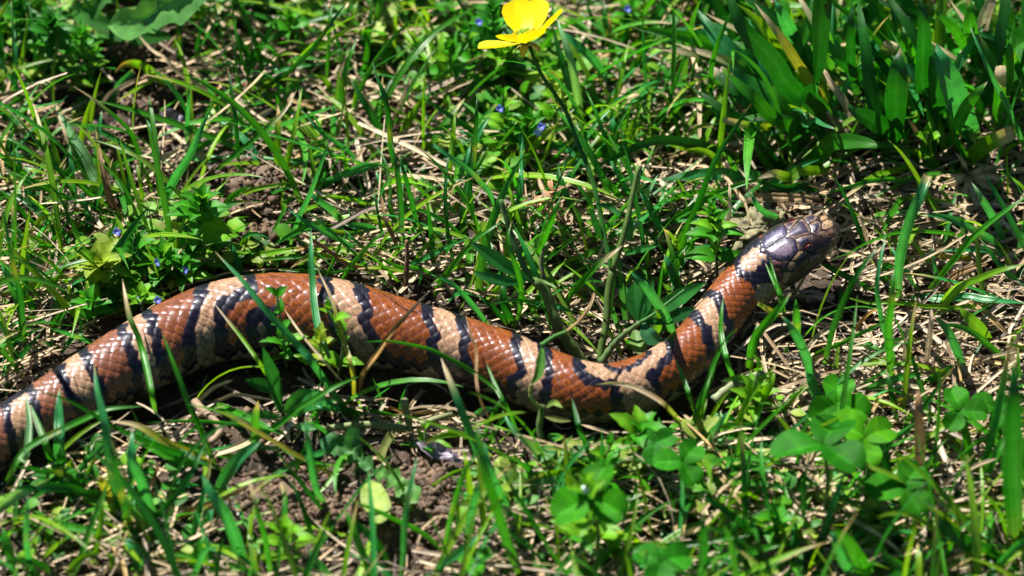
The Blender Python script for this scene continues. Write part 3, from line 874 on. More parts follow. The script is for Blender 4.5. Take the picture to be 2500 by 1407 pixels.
def skin_mat():
    m, nt, N, L = new_mat('glossy scaled skin')
    out = N('ShaderNodeOutputMaterial'); p = N('ShaderNodeBsdfPrincipled')
    at = N('ShaderNodeAttribute'); at.attribute_name = 'col'
    tc = N('ShaderNodeTexCoord'); nz = N('ShaderNodeTexNoise'); nz.inputs['Scale'].default_value = 1500; nz.inputs['Detail'].default_value = 3
    L(tc.outputs['Object'], nz.inputs['Vector'])
    r = N('ShaderNodeMapRange'); r.inputs['From Min'].default_value = .3; r.inputs['From Max'].default_value = .7; r.inputs['To Min'].default_value = .82; r.inputs['To Max'].default_value = 1.15
    L(nz.outputs['Fac'], r.inputs['Value'])
    mu = N('ShaderNodeVectorMath'); mu.operation = 'SCALE'; L(at.outputs['Color'], mu.inputs[0]); L(r.outputs[0], mu.inputs['Scale'])
    L(mu.outputs[0], p.inputs['Base Color'])
    n2 = N('ShaderNodeTexNoise'); n2.inputs['Scale'].default_value = 420; n2.inputs['Detail'].default_value = 5; L(tc.outputs['Object'], n2.inputs['Vector'])
    rg = N('ShaderNodeMapRange'); rg.inputs['From Min'].default_value = .35; rg.inputs['From Max'].default_value = .68
    rg.inputs['To Min'].default_value = .24; rg.inputs['To Max'].default_value = .52; L(n2.outputs['Fac'], rg.inputs['Value']); L(rg.outputs[0], p.inputs['Roughness'])
    p.inputs['Specular IOR Level'].default_value = 0.36
    p.inputs['Coat Weight'].default_value = 0.14; p.inputs['Coat Roughness'].default_value = 0.08
    p.inputs['Specular Tint'].default_value = (0.85, 0.86, 1.0, 1)
    b = N('ShaderNodeBump'); b.inputs['Strength'].default_value = 0.25; b.inputs['Distance'].default_value = 0.00003
    L(nz.outputs['Fac'], b.inputs['Height']); L(b.outputs[0], p.inputs['Normal'])
    L(p.outputs[0], out.inputs[0])
    return m


def gloss_mat(name, c, rough=0.08, spec=0.6, emis=None):
    m, nt, N, L = new_mat(name)
    out = N('ShaderNodeOutputMaterial'); p = N('ShaderNodeBsdfPrincipled'); tc = N('ShaderNodeTexCoord'); nz = N('ShaderNodeTexNoise')
    nz.inputs['Scale'].default_value = 700; L(tc.outputs['Object'], nz.inputs['Vector'])
    mp = N('ShaderNodeMix'); mp.data_type = 'RGBA'; mp.inputs[6].default_value = (*[x * .7 for x in c], 1); mp.inputs[7].default_value = (*[min(1, x * 1.25) for x in c], 1)
    L(nz.outputs['Fac'], mp.inputs[0]); L(mp.outputs[2], p.inputs['Base Color'])
    p.inputs['Roughness'].default_value = rough; p.inputs['Specular IOR Level'].default_value = spec
    L(p.outputs[0], out.inputs[0])
    return m


Vs, Fs, Cs, Us, eyeA, eyeB, head_T, mid = build_snake()
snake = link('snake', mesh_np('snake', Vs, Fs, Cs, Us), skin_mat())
tag(snake, 'red-brown snake with black-edged tan bands winding through the grass', 'snake')
MAT_IRIS = gloss_mat('red-orange iris', (0.085, 0.010, 0.005)); MAT_PUPIL = gloss_mat('black pupil', (0.006, 0.005, 0.006), 0.04)


def lathe(profile, n=20):
    pr = np.array(profile); ph = np.linspace(0, 2 * np.pi, n, endpoint=False)
    V = np.stack([pr[:, 0:1] * np.cos(ph), pr[:, 0:1] * np.sin(ph), pr[:, 1:2] + 0 * ph], -1).reshape(-1, 3)
    F = grid_faces(len(pr), n, wrap=True)
    return V, np.vstack([F[:, [0, 1, 2]], F[:, [0, 2, 3]]])


for ec, en in (eyeA, eyeB):
    r_ = 0.00105
    prof = [(r_ * math.sin(t), r_ * math.cos(t)) for t in np.linspace(math.pi, 0.5, 14)]
    v, f = lathe(prof)
    M = Vector(en).to_track_quat('Z', 'Y').to_matrix().to_4x4()
    cen = Vector(ec) - Vector(en) * 0.00062
    M = Matrix.Translation(cen) @ M
    eb = link('eye', mesh_np('eye', v, f, np.ones((len(v), 3))), MAT_IRIS, snake); eb.matrix_local = M
    prof = [(r_ * 1.01 * math.sin(t), r_ * 1.01 * math.cos(t)) for t in np.linspace(1.0, 0.0001, 8)]
    v, f = lathe(prof)
    pu = link('pupil', mesh_np('pupil', v, f, np.ones((len(v), 3))), MAT_PUPIL, eb)

# ---------------------------------------------------------------- grass tufts, blade by blade
# every list of points was measured in one of these close views of the lawn: (left, top, scale)
VIEW = {'R1': (0, 600, 2.346), 'R2': (450, 600, 2.814), 'R3': (1000, 650, 3.127), 'R4': (1600, 450, 2.815), 'R5': (1000, 0, 3.127),
        'R6': (1700, 0, 2.814), 'R7': (0, 0, 2.814), 'S1': (500, 0, 3.127), 'S2': (0, 400, 3.127), 'S3': (500, 350, 3.803),
        'S4': (1050, 350, 3.127), 'S5': (1950, 400, 2.815), 'S6': (0, 1000, 3.125), 'S7': (700, 950, 3.079), 'S8': (1400, 900, 2.273)}
HUE = {'g': (0.028, 0.200, 0.006), 'd': (0.007, 0.100, 0.006), 't': (0.032, 0.235, 0.070), 'l': (0.120, 0.300, 0.008), 'y': (0.26, 0.26, 0.03),
       's': (0.52, 0.40, 0.25), 'o': (0.36, 0.20, 0.05), 'b': (0.24, 0.14, 0.06), 'p': (0.15, 0.33, 0.14), 'w': (0.58, 0.47, 0.33)}

TUFTS = r'''
# R7 | upright dark and pale green blades in the top left corner by the bushy weed
d 26: 80,620 90,400 90,200 75,0
l 28: 60,630 130,450 170,250 185,90
d 24: 260,560 240,350 220,150 195,0
g 32: 290,520 340,380 370,200 400,0
t 38: 170,660 80,520 0,410 -60,330
l 24: -40,330 0,250 80,100
t 28: 90,660 110,500 100,200
g 30: 300,610 150,650 0,760 -60,800
# R7 | long blades leaning up to the left edge of the lawn above the leafy weed
d 26: 560,1407 400,1150 230,930 70,770
g 34: 760,1400 560,1250 350,1120 150,1000 0,930
g 34: 590,1407 380,1290 200,1220 40,1170
g 46: 330,1300 180,1200 0,1060 -80,1000
t 42: 520,1400 510,1250 480,1000
t 40: 150,1280 140,1120 110,1020
t 30: 440,930 330,875 230,870
# R7 | pale flattened blades beside the soil crumbs with a long straw-tipped arching blade
p 70 h1.2: 720,1350 600,1080 490,900 400,770
s 24 h1: 600,1200 480,980 400,780 390,710
gs 30 h2.5: 980,1250 960,1050 900,900 800,790 620,660 500,590
t 34: 1090,1300 1080,1050 1040,900 1010,820
d 20: 890,1407 890,1250 880,1100
gs 26: 620,1230 780,1130 880,1090 1000,1060 1080,1000
b 40: 900,1460 780,1407 710,1200 680,1000
# R7 | wide blue-green blades standing in a narrow fan above the leafy weed
t 62 h3.2: 1080,1480 1200,1230 1290,1080 1400,830 1455,735
g 36: 1290,1090 1400,1000 1500,940
t 42 h2.6: 1285,980 1300,750 1305,575
t 34: 650,1140 670,950 700,760
t 46c: 740,680 830,560 915,488
# R7 | grass blades lying over the dark hollow, one with an orange withered tip
lo 60 h1.4: 1200,450 1100,430 1000,425 870,430 785,500
ly 32 h1: 1180,420 1000,560 870,650 800,710
t 26 h.8: 1970,450 1700,440 1400,450
t 34 h.7: 1340,710 1500,710 1690,750
t 52 h.8: 1850,1200 1650,950 1450,780
t 28 h.6: 1300,1100 1490,1110
d 28: 1220,380 1240,130
d 28: 1330,390 1380,200 1420,70
# S1 | tall dark blades spreading upwards from the ground right of the orange seed
g 28: 330,830 250,600 230,400 225,330
g 30: 430,780 330,600 270,400 230,200 210,0 200,-80
g 40: 480,740 430,500 370,280 290,80 240,0 200,-90
g 34: 610,650 580,480 460,320 340,200
d 34: 260,1320 240,1000 210,750 175,520
g 25: 300,1100 280,950 245,820
g 38: 440,800 600,700 750,600 830,570
# S1 | bent yellow-green blades folded over in the upper middle of the lawn
l 48: 980,720 960,640 900,590 830,570
g 26: 820,550 740,470 680,410
g 34: 570,900 560,700 555,540
lo 52: 545,1340 555,1100 560,900 560,800
l 40: 590,1400 650,1150 700,900 745,670
gs 40 h2: 0,1380 200,1200 420,1020 600,850 700,690
# S1 | long dark blades crossing one another between the dandelion leaf and the buttercup
d 36 h4: 440,740 650,520 800,380 900,250 1100,0
ls 34 h2.6: 700,470 750,430 950,290 1100,220 1280,185
g 30: 800,500 930,430 1100,340
l 40: 850,320 760,150 700,0
g 40: 1010,240 1070,120 1130,0
g 30: 930,600 945,350 960,100 990,0
d 28: 1050,520 1020,350 980,200 910,0
g 46: 1180,540 1220,380 1250,200 1270,0
l 34: 1110,330 1130,150 1170,0
# S1 | upright bright blades in the centre of the upper lawn, one long blade reaching right
g 46: 1040,860 1040,700 1070,520 1160,290
l 40: 1120,840 1150,720 1180,600
d 36 h3: 1060,640 1300,500 1500,400 1690,285
d 44 h4: 1480,1400 1430,1150 1390,800 1330,620 1280,470
d 56: 1400,1100 1280,880 1200,740 1110,590
l 66: 1490,1060 1560,900 1680,720
t 50: 980,1000 980,800
# S1 | blades lying nearly flat over the straw above the snake's back
g 36 h1: 700,1230 820,1130 920,1060
t 48 h.6: 450,1230 700,1200 1020,1150
g 24 h1: 690,1110 850,1060 1040,1020
t 36 h1.5: 1240,1240 1050,1090 900,1000 730,830
t 52 h.7: 540,1360 420,1250 350,1150
g 28 h.8: 410,1400 300,1300 200,1230
t 42 h1: 700,1380 900,1290 1150,1250 1420,1240
p 38: 1410,1400 1390,1280 1310,1120
# S2 | broad fan of blades at the left edge level with the bushy leafy weed
g 34: 860,300 640,180 400,0
g 44: 850,340 600,260 400,190 200,120 40,50
g 34: 860,330 640,170 540,80 400,0
d 48 h5: 190,1400 150,1000 80,700 30,400 0,280
g 44: 400,530 200,330 0,190
l 52 h1: 0,500 250,420 450,380 640,370
d 38: 700,690 560,450 450,230 330,120
t 42: 690,500 650,300 610,200
t 40: 400,380 240,230 200,0
l 34 h1: 640,680 450,620 300,570 50,490
g 30: 240,630 440,530 520,420
l 40 h.8: 90,680 200,650 300,600
# S2 | yellow-green blade with a tan middle lying across the straw, other short ones under it
lo 56 h1: 60,930 200,905 400,880 600,840
l 30: 300,1120 450,1090 600,1080
g 54: 370,1250 470,1140 560,1060
t 60: 200,1050 100,900 0,740
g 24: 310,1250 310,1170 160,1170
t 54: 730,1370 550,1310 380,1260
g 30: 0,1390 160,1320 330,1250
g 56: 270,1130 230,1050 170,960
g 40: 130,1380 160,1200 110,1000 20,850
# S2 | upright blades and one withered brown stem just behind the leafy weed
d 32: 1000,450 975,250 990,0
l 25: 1085,350 1080,200 1040,0
l 28: 1170,230 1130,120 1100,0
b 30: 940,440 850,230 790,0
t 40: 1850,820 1800,700 1760,600
l 34: 1820,700 1876,560
# S3 | long teal blade leaning over the dark hollow, with flat blades crossing beneath it
t 62 h4: 800,960 830,830 900,640 1000,420 1100,150 1170,-60
l 44 h1: 100,560 300,470 500,420 700,380 900,370
t 50 h1: 540,500 700,440 880,400
t 56 h1.4: 690,370 900,270 1200,220 1500,190 1640,200 1760,215
g 38 h1.6: 920,500 800,505 735,530 740,600 680,720 608,855
l 36 h1: 1540,610 1350,550 1200,510 1050,500
# S3 | wide teal blades lying criss-cross just above the middle of the snake
t 96 h1.2: 1290,790 1160,640 1000,510 960,440
t 70 h.7: 1640,850 1500,800 1290,750
t 50 h1.8: 1500,1000 1200,850 950,730 770,610
g 44 h1.4: 1560,880 1400,850 1100,780 900,740 700,735
t 60 h.8: 1400,930 1200,760
g 44 h3.4: 1235,1265 1400,1060 1560,910 1705,788
g 30: 1100,1230 1200,1050 1310,830
b 40 h1.8: 1700,1200 1400,1130 1150,980 1000,890 880,840
d 34: 1670,1170 1500,1000 1280,790
lo 62 h.8: 360,1080 600,1020 880,980 1000,950
g 34 h.7: 370,1110 600,1070 960,1050
g 26 h.8: 640,1160 900,1160 1200,1165 1500,1160 1700,1180
# S3 | teal blade and bright leaf blade rising right behind the arch of the snake's back
l 62: 320,1050 360,930 435,790
t 46: 350,1180 300,1060 250,930
l 28: 1010,1100 1040,940
# S3 | bundle of dark upright blades right of the soil hollow above the snake
d 30: 1450,850 1380,720 1330,590
d 30: 1690,1000 1640,800 1600,600 1565,410
b 38: 1830,1110 1750,900 1670,700 1640,480
d 60 h5: 1820,950 1820,700 1790,350 1740,0
d 46 h4: 2000,860 1930,600 1870,350 1800,100
g 30: 1900,800 1880,600 1830,380
p 40: 1720,700 1720,450 1680,200 1600,30
t 48: 1660,600 1640,400 1590,250
l 32: 2150,560 2000,450 1880,230
d 30: 2270,930 2240,600 2240,300 2260,130
l 40: 1930,1180 2030,1000 2190,820
l 24: 1950,1170 2100,1040 2280,920
g 34: 2130,1407 2200,1250 2280,1170
g 40 h1: 2280,1290 2000,1190 1750,1120 1500,1000
# R2 | long teal blade slanting across the arch of the snake's back
tv 46: 1150,1170 1000,980 870,790 750,650 560,440 400,240 210,40
# R2 | narrow upright teal blade standing in front of the snake behind the light green weed
tv 46: 1000,780 930,600 895,430 880,250 870,80 870,-120
# R2 | yellow-green blade with a straw tip leaning over the left bend of the snake
lsv 28: 640,1010 520,810 400,640 320,540 200,390
# R2 | blade green at the foot and straw at the tip crossing the snake's thickest part
osv 34: 1200,1020 1230,880 1330,730 1450,560 1690,300
# R2 | thin ochre stalk with a grey-brown tip standing in front of the wide tan band
ysv 30: 1160,1120 1160,900 1110,700 1060,530 1010,360 920,170
# R2 | thin brown straw leaning over the snake beside the small light weed
sv 20: 1100,950 900,720 780,570 690,440
# R2 | heavy dark blades running down to the right in front of the snake's arch
yg 50 h2: 1060,1560 720,1400 500,1280 250,1150 20,1090
g 42: 360,1407 560,1270 800,1100 1000,985 1200,900
g 56 h1: 200,1080 420,1180 700,1310
t 54 h1: 1110,1130 1000,1110 900,1095
# R3 | long green blade arching over the snake from right to left
gv 40: 700,1010 640,920 480,800 300,700 150,630 0,595 -150,570 -345,578
# R3 | teal blade with a frayed straw tip leaning over the lower edge of the snake
tsv 62: 575,1580 520,1407 420,1150 330,920 240,700
# R3 | wiry brown stem hanging over the snake between two tan bands
bv 22: 600,1150 540,1020 510,860 510,650 470,530 430,380
# R3 | narrow green blade with a pale tip standing just below the snake's middle
gv 30: 840,1300 760,1120 700,1000 640,870 585,740
g 28: 560,1300 620,1150 710,1000
# R3 | straw-coloured blade with a reddish foot arching onto the snake's lowest bend
lbwwv 36: 2070,1190 1950,1060 1850,990 1700,920 1560,895 1420,905
# R3 | dark green blade standing below the lowest bend of the snake
dv 40: 1370,1480 1330,1330 1290,1230 1240,1010
# R3 | two thin green blades standing below the bend that leads up to the neck
gv 32: 2170,1100 2120,950 2030,700
g 34: 2180,1200 2240,980 2345,720
# R5 | wide pale blades falling to the right behind the buttercup
t 84 h2.2: 1560,620 1400,450 1250,320 1150,230
p 62 h3: 1320,960 1270,620 1210,380 1130,150
g 40: 1050,480 1070,250 1100,0
d 34: 1500,370 1300,230 1130,150
d 44: 1390,830 1250,680 1180,500 1110,250
g 38: 1640,1380 1500,1080 1420,870 1340,680
# R5 | upright and slanting blades to the right of the buttercup stem
l 40: 1480,1050 1560,780 1620,550 1670,330
g 50: 1600,660 1700,520 1876,280 1960,160
d 44: 1560,450 1500,200 1480,0
d 60: 1640,400 1650,200 1670,0
d 40: 1480,330 1400,150 1340,0
d 38: 1770,380 1760,150
o 28: 1560,400 1540,260 1520,100
d 60: 1420,1240 1520,1090
t 58 h1: 960,1130 1150,1130 1280,1190 1400,1300
l 84: 1620,1210 1660,1050 1750,860
t 60: 1640,1200 1560,1000 1540,850
# R5 | dark blades rising from the straw below the blue-flowered weed
t 44 h1.6: 520,1400 420,1300 280,1180 180,1100
l 44: 290,1400 320,1150 345,850
d 36 h4: 480,1390 500,1100 515,740
d 56: 380,1400 480,1250 600,1100
t 54: 390,1380 490,1090 610,880
t 46: 840,1400 860,1200 840,960
gs 34 h1.6: 10,670 140,610 260,560 300,540 450,470 610,400
d 28: 740,650 800,580 880,490
d 40 h1.2: 30,1100 200,1000 470,930
t 34 h1: 640,1110 500,1050 360,990
gs 30: 1030,1290 1150,1170 1290,1030
# S4 | upright narrow blades between the snake's back and the hairy stems
d 34: 200,1000 150,750 120,500 130,200 170,0
d 36: 360,700 310,450 310,200 330,0
t 40 h3.4: 510,610 470,450 380,320 250,170 100,70 10,20
t 44: 160,400 250,200 310,0
d 48: 180,380 320,220 450,50
g 40 h3.6: 640,1407 690,1250 690,1050 600,750 620,600
t 44: 650,660 690,400 700,200 700,0
g 50 h3.4: 780,950 870,720 1000,410
g 42 h2.6: 30,1170 150,960 350,740 560,590
l 20: 0,650 200,690 370,540
t 40 h2.2: 460,1400 300,1200 150,1060 0,1000
d 70: 620,1380 570,1200 560,1060
d 40 h1: 600,1380 470,1240 350,1150
# S4 | straight teal blade leaning behind the upper bend of the snake
t 66 h4: 1880,1450 1780,1270 1650,1100 1530,980
t 60: 1900,1110 1850,970 1790,850
# S4 | dark and teal blades crossing left of the snake's neck
d 50: 1250,700 1100,500 1000,300 970,150
t 50: 1840,720 1700,530 1590,320
t 50: 1540,430 1450,250 1370,120
g 56: 1500,450 1300,230
p 38: 1580,600 1650,400 1740,240
dc 52: 1550,530 1570,350 1600,170
gs 52 h2.6: 980,1250 1100,1110 1250,950 1470,780
l 34: 970,920 1080,870 1210,830
t 48 h.8: 700,1200 850,1230 950,1240 1100,1290
l 28: 1640,1040 1660,850 1650,650
g 40: 1740,1100 1850,900 1980,760
# R6 | clump of very wide ribbed blades filling the top right of the lawn
Wd 150 h6: 1000,900 850,740 650,520 450,320 300,140 240,0 200,-120
Wd 132 h7 r: 880,-260 870,-60 850,200 840,400 805,650
Wys 76 h4: 980,850 850,640 700,430 560,220 400,20
Wt 170 h3: 820,960 600,700 350,480 100,200 0,60
Wg 100 h3: 820,1010 620,850 400,680 170,470
Wdc 60: 660,1060 500,900 330,700 200,560 110,480
Wg 84: 640,1170 450,1000 300,850
Wd 66 h5: 1120,760 1070,480 1060,200 1070,0
Wd 112 h6: 1600,760 1560,450 1560,200 1530,-60
Wd 96 h4: 1730,880 1650,600 1620,300
Wt 170 h4.5: 1930,960 1800,680 1700,450 1650,300
Wdm 160 h4: 1390,1000 1375,850 1370,650 1400,330
Wgsc 104 h3: 1230,560 1290,400 1345,285
Wdsc 72: 1270,350 1180,230 1100,130
Wgc 76: 1300,260 1320,130
Wd 74 h3.5: 1330,650 1150,530 1000,440 900,378
Wd 84: 1690,880 1500,720 1330,620
p 84 h3: 1460,580 1440,400 1420,150
p 60: 1510,480 1480,250 1470,60
Wg 70 h5: 1980,490 1850,330 1750,160 1620,40
t 36 h5: 2290,1080 2150,750 2020,500 1880,180
Wg 84 h4: 1720,1000 1790,850 1880,700 2000,560
Wl 60: 1800,960 1900,820 2000,650
Wgsc 80 h4: 2040,930 2080,700 2090,450
Wg 84 h4: 2130,750 2140,500 2160,250
Wlsc 112 h2: 1810,1090 1980,1000 2175,905
Wg 112 h2: 640,1070 850,1010 1100,970 1290,1010
t 46 h2.6: 510,790 560,765 700,770 800,830 960,890
Wd 130 h3.4: 1390,980 1250,850 1100,770 1040,715
t 60: 1130,880 1040,820 915,755
Wt 90 h2: 700,900 560,620 470,400
Wg 90 h3: 1560,560 1480,380 1390,200
Wg 110 h5: 1900,420 1880,200 1890,0
Wt 100 h4: 760,420 640,200 540,0
g 50 h4: 2251,600 2180,380 2130,200
# R6 | long straight dark blade slanting up on its own left of the wide clump
d 44 h4: -170,1717 -60,1510 0,1400 120,1100 250,900 380,710
# R6 | blades at the foot of the wide clump, some yellowing with frayed ends
t 60: 100,800 50,650 0,590
g 44 h3.6: 130,820 95,600 110,400 190,180 250,60
lsc 46: 540,530 440,510 340,500
lsc 50 h2: 660,930 450,880 180,820
g 34 h1.6: 1740,1220 1500,1210 1200,1240 880,1330
ls 48 h1.5: 1650,1110 1400,1150 1200,1220 1080,1310 980,1390
l 46: 1690,1120 1600,1050 1450,1030 1305,1038
Wls 76 h1.6: 960,1210 760,1180 600,1190 410,1230
g 56: 1690,1170 1580,1060 1530,990
Wd 78: 2120,1250 2110,1130
t 50 h1.2: 20,1380 400,1270 640,1170 860,1090
Wt 90 h1.2: 560,1215 300,1190 0,1195 -250,1240
g 44 h1.6: -280,1560 20,1380 250,1290 460,1230
d 60: 920,1390 700,1280 450,1250
# S5 | tallest cut-tipped green blade right of the snake's head with its lower neighbours
tc 66 h5: 690,950 690,700 750,430 885,85
t 34 h3.5: 680,1400 610,1200 560,1000 540,800 600,480
l 44: 640,640 600,480 560,380 520,280
l 48: 660,600 670,500 685,420
t 38: 830,910 740,760 620,560
g 54: 600,860 595,790 600,720 660,710
l 44: 720,700 790,650
# S5 | slim dark blades fanning out below the snake's snout
d 42 h4.5: 170,1400 230,1150 320,930 430,720 565,550
g 32 h2: 1350,560 1170,515 1000,490 800,485 600,510 400,580 220,660
d 48 h1: 530,900 350,800 130,670
g 30 h2: 60,1330 300,1220 500,1130 640,1045
g 54 h5: 640,1500 620,1150 640,950 650,730
g 40: 350,1240 450,1240 580,1290
d 34: 290,1150 290,1000 285,830
# S5 | long green blades crossing to the right edge over the pale straw
g 46 h3.6: 870,910 1000,740 1150,560 1350,380 1540,250 1620,190
l 48 h2.6: 925,1040 1050,900 1200,800 1400,730 1560,690
t 42 h1: 1560,655 1400,610 1200,590 970,600
y 36 h.7: 1250,650 1050,640 880,630
t 52 h2: 1470,600 1250,480 1050,380 860,350
tp 58 h2.6: 1420,550 1350,410 1270,270 1190,130
t 64 h1: 700,950 900,920 1150,920 1560,960
l 30 h1: 1560,1010 1200,990 900,970 600,950 270,905
Wl 84 h1.6: 1330,1230 1200,1090 1100,985
t 62 h2: 1140,1407 1050,1200 990,1100 930,1050
g 42 h1.8: 1480,1370 1250,1200 1100,1120 940,1105
t 48: 980,880 940,780 900,560
d 40: 1560,910 1400,720 1240,510
l 60: 440,1390 500,1360 600,1340
l 36 h1: 520,215 800,225 1050,265
l 34: 1150,370 1050,290 980,170
# R1 | upright teal blade standing in front of the snake near the left edge
tv 62: 340,1330 345,1150 345,1000 342,815
# R1 | wide dark blades crossing low in front of the snake's left end
gv 38: 40,1350 150,1170 350,1060 500,990 620,940 820,920
dv 58: 1290,1300 1100,1230 800,1120 600,1020 400,900 175,815
# R1 | tall dark blade with a pale edge rising in front of the third tan band
tv 50: 700,1560 640,1300 600,1000 560,830 540,680
# R1 | green blade with a thin straw tip standing over the snake's narrow tan band
gsv 34: 890,960 840,700 790,520 740,400 700,190
# R1 | green blade standing in front of the dark red saddle left of the arch
gv 44: 1230,1270 1150,1080 1070,900 980,660 925,490
# R1 | pale and green short blades in front of the leftmost tan bands
pv 38: 150,1230 165,1020 150,870
gv 36: 320,1300 240,1080 175,910
g 44: -60,1060 60,1180 180,1260
# S6 | teal blades standing in the shade under the snake at the left
t 42: 540,510 620,420 740,310 860,210
l 62m: 480,495 520,430 552,380
t 76 h3: 1190,830 1080,560 1010,380 1010,160
d 46: 1060,910 1250,750 1450,500 1520,350 1590,230
d 64 h5: 990,900 900,500 860,250
# S6 | bright wide teal blade and a yellow streaked blade over the bare soil
t 92 h2.2: 1650,680 1750,490 1850,350 1990,240
ys 56 h1.6: 1670,470 1500,380 1250,250 1050,130 840,90
g 66 h1.2: 1660,460 1400,430 1150,300 1000,200
t 100 h3: 1870,1200 1780,950 1700,780 1600,620 1540,500
t 70: 1560,900 1620,760
t 44 h.6: 1280,530 1400,570 1520,580
gs 40 h3: 2070,1270 2030,1000 1960,750 1890,500
d 50: 900,100 1100,200 1500,390 1650,450
# S6 | slim blades left of the lobed leaf on the bare soil
t 56 h3: 2480,690 2410,550 2370,300 2330,50
d 38: 2400,1000 2300,700 2210,530
d 38: 2500,760 2350,600 2180,400 2100,300
t 60: 2000,1240 1800,1100 1560,1050
l 40 h1: 1870,1150 2000,1110 2330,1120
t 88: 2560,1300 2450,1180 2360,1060
t 50 h2: 1480,1290 1540,1150 1620,1000
# S6 | soft blurred blades in the bottom left corner leaning over the straw
p 78 h2: -100,800 0,750 150,640 300,570 380,530
d 66 h2: 900,730 600,620 300,600 50,600
d 48 h2: 800,650 600,540 350,460 60,430
g 44: 0,520 250,550
l 48: 700,1200 760,900 790,650
t 42 h3: 250,1270 200,1000 210,650
t 86: 1080,1270 1030,1100 960,980
g 70: 1450,1270 1500,1100 1560,950
l 60: 880,1270 820,1080
t 46 h.8: 460,800 700,790
y 76 h1.4: 880,690 800,600 750,500
g 60 h1.2: 200,860 500,900 850,950
g 70: 100,1280 80,1100 20,900
l 50: 500,1280 620,1150 780,1090
# S7 | tallest soft-edged blades rising from the bottom middle of the lawn
g 74 h5: 1760,1420 1650,1150 1550,830 1480,600 1440,400 1430,230
t 60 h3: 1680,980 1540,650 1480,400
t 62 h3.4: 1350,1160 1400,900 1450,690
g 40 h3.6: 1180,1210 1240,950 1330,650 1430,450
d 44: 1270,1150 1275,900 1270,720
t 60 h2: 1100,1407 1200,1280 1350,1190 1450,1090
t 38 h2: 1250,1407 1400,1330 1600,1210
d 38 h2.4: 1990,1200 1850,980 1700,750 1600,560
g 30: 1860,1050 1700,930 1560,850
# S7 | blades arching over the bare soil beside the yellow oval leaf
g 44 h1.6: 1190,1190 1000,1020 750,920 420,810
l 22 h1: 200,700 200,620 300,570 440,570
t 46 h3: 860,1407 880,1200 900,900 980,510
l 24 h1.4: 1020,740 1150,660 1350,610 1600,620
g 58: 660,1407 560,1200 480,1000 430,900
d 58: 770,1290 700,1150 600,1050 450,950
g 26 h1: -40,420 200,530 440,575
d 26: 60,620 120,470 140,380
# S7 | two slim blades below the snake's lower edge with a pale long blade beside them
d 34: 1480,340 1560,180 1620,60
g 34: 1520,400 1600,250 1690,190
pt 44: 2050,640 1850,450 1700,300 1620,160
t 50 h.8: 1350,140 1450,145 1560,150
g 26: 1830,330 1870,300 1900,285
# S8 | tall blurred dark blade standing at the right edge
d 104 h8: 2460,960 2440,600 2450,200 2450,-80
g 60: 2540,760 2500,500 2480,320
# S8 | blades between the large clover leaf and the right edge
t 42: 1600,470 1750,390 1920,290
b 52 h4: 1930,620 1920,350 1915,120
g 46: 2240,560 2180,350 2130,120 2110,60
g 56: 2200,680 2330,500 2400,360
t 56 h1: 1560,120 1750,70 1950,30
g 42: 1930,100 2030,30 2120,-20
d 30: 1800,300 1770,150 1740,20
g 34: 2150,430 2330,370 2460,320
# S8 | long dark blade running down to the right across the bottom
d 44 h2: 1170,940 950,840 800,750 690,680
g 50 h1.4: 820,1130 950,1020 1150,980
g 30 h1.2: 260,960 450,990 620,1050
g 34 h2: 730,430 800,340 1030,300
g 44 h1.2: 770,520 950,540 1200,600
g 44 h1: 810,450 1000,490 1180,530
g 30 h1: 720,700 900,630 1200,660
t 38 h1: 750,440 940,440 1180,440
t 36 h2.4: 740,460 800,330 860,240
# S8 | wide bright soft blades rising at the bottom right
g 104 h3: 1650,1170 1500,950 1430,880
t 60 h2.6: 1570,1160 1500,1050 1430,900
d 58: 1330,1120 1370,980 1460,800
d 26: 1280,900 1270,700 1300,520
d 50 h4: 720,1180 725,1000 720,820
Wd 80 h2: 2400,1050 2150,940 1960,740
t 44 h.8: 2300,870 2200,850 2060,810
g 70: 2500,1180 2380,1060 2200,980
g 60: 1900,1180 1800,1080 1700,1040
t 60: 1010,1180 1080,1100 1200,1050
d 50: 1750,720 1740,520 1700,300
g 40: 1180,900 1220,1000 1260,1060
# S8 | light green and teal blades below the snake's neck
l 62 h1.6: 990,215 1060,130 1115,20
t 58: 1370,220 1330,110 1290,0
g 30: 640,430 700,200 770,0
g 36: 930,250 1000,150 1060,40
y 30 h1: 1680,210 1800,180 1890,140
g 40: 560,420 500,330 470,270
l 30: 740,380 700,300 740,170
# R4 | cut green blades standing beside the neck, right in front of the chin
gv 36: 890,900 860,760 820,670 755,540
gv 26: 880,890 830,690 785,510
ylcv 52 h2: 850,900 790,880 700,830
gv 60 h3.4: 640,1290 680,1080 780,940 870,830 930,745
g 46: 660,1260 690,1050 700,960
g 52 h3: 980,1100 970,950 965,790
t 60 h3.4: 1100,1400 1020,1140 930,980 860,900
gv 34: 560,1407 490,1200 450,1000 465,780
gv 34: 350,1407 400,1230 480,1080 565,990
t 44 h2.4: 860,290 780,220 700,140 655,50
t 60: 160,720 110,580 60,480
g 40: 220,470 250,390 290,330
# S6 | orange-straw blade arched over the cracked soil
o 34 h1: 1250,860 1500,750 1700,680 1900,590
# R7 | long straw blade slanting across the hollow under the dandelion leaf
s 26 h1.2: 1800,660 1550,590 1250,460 1050,330 950,240
# R7 | curved straw blade bending over the hollow left of the tall dark blades
s 24 h1.3: 1970,300 1800,270 1620,300 1480,390 1320,430
# S8 | pale straw stalk lying between the clover leaves and the right edge
s 26 h1.4: 1970,730 2100,600 2220,540 2350,500
# S8 | pale straw stalk lying across the dark hollow at the bottom
s 26 h1.4: 480,960 700,870 850,740 950,620
'''

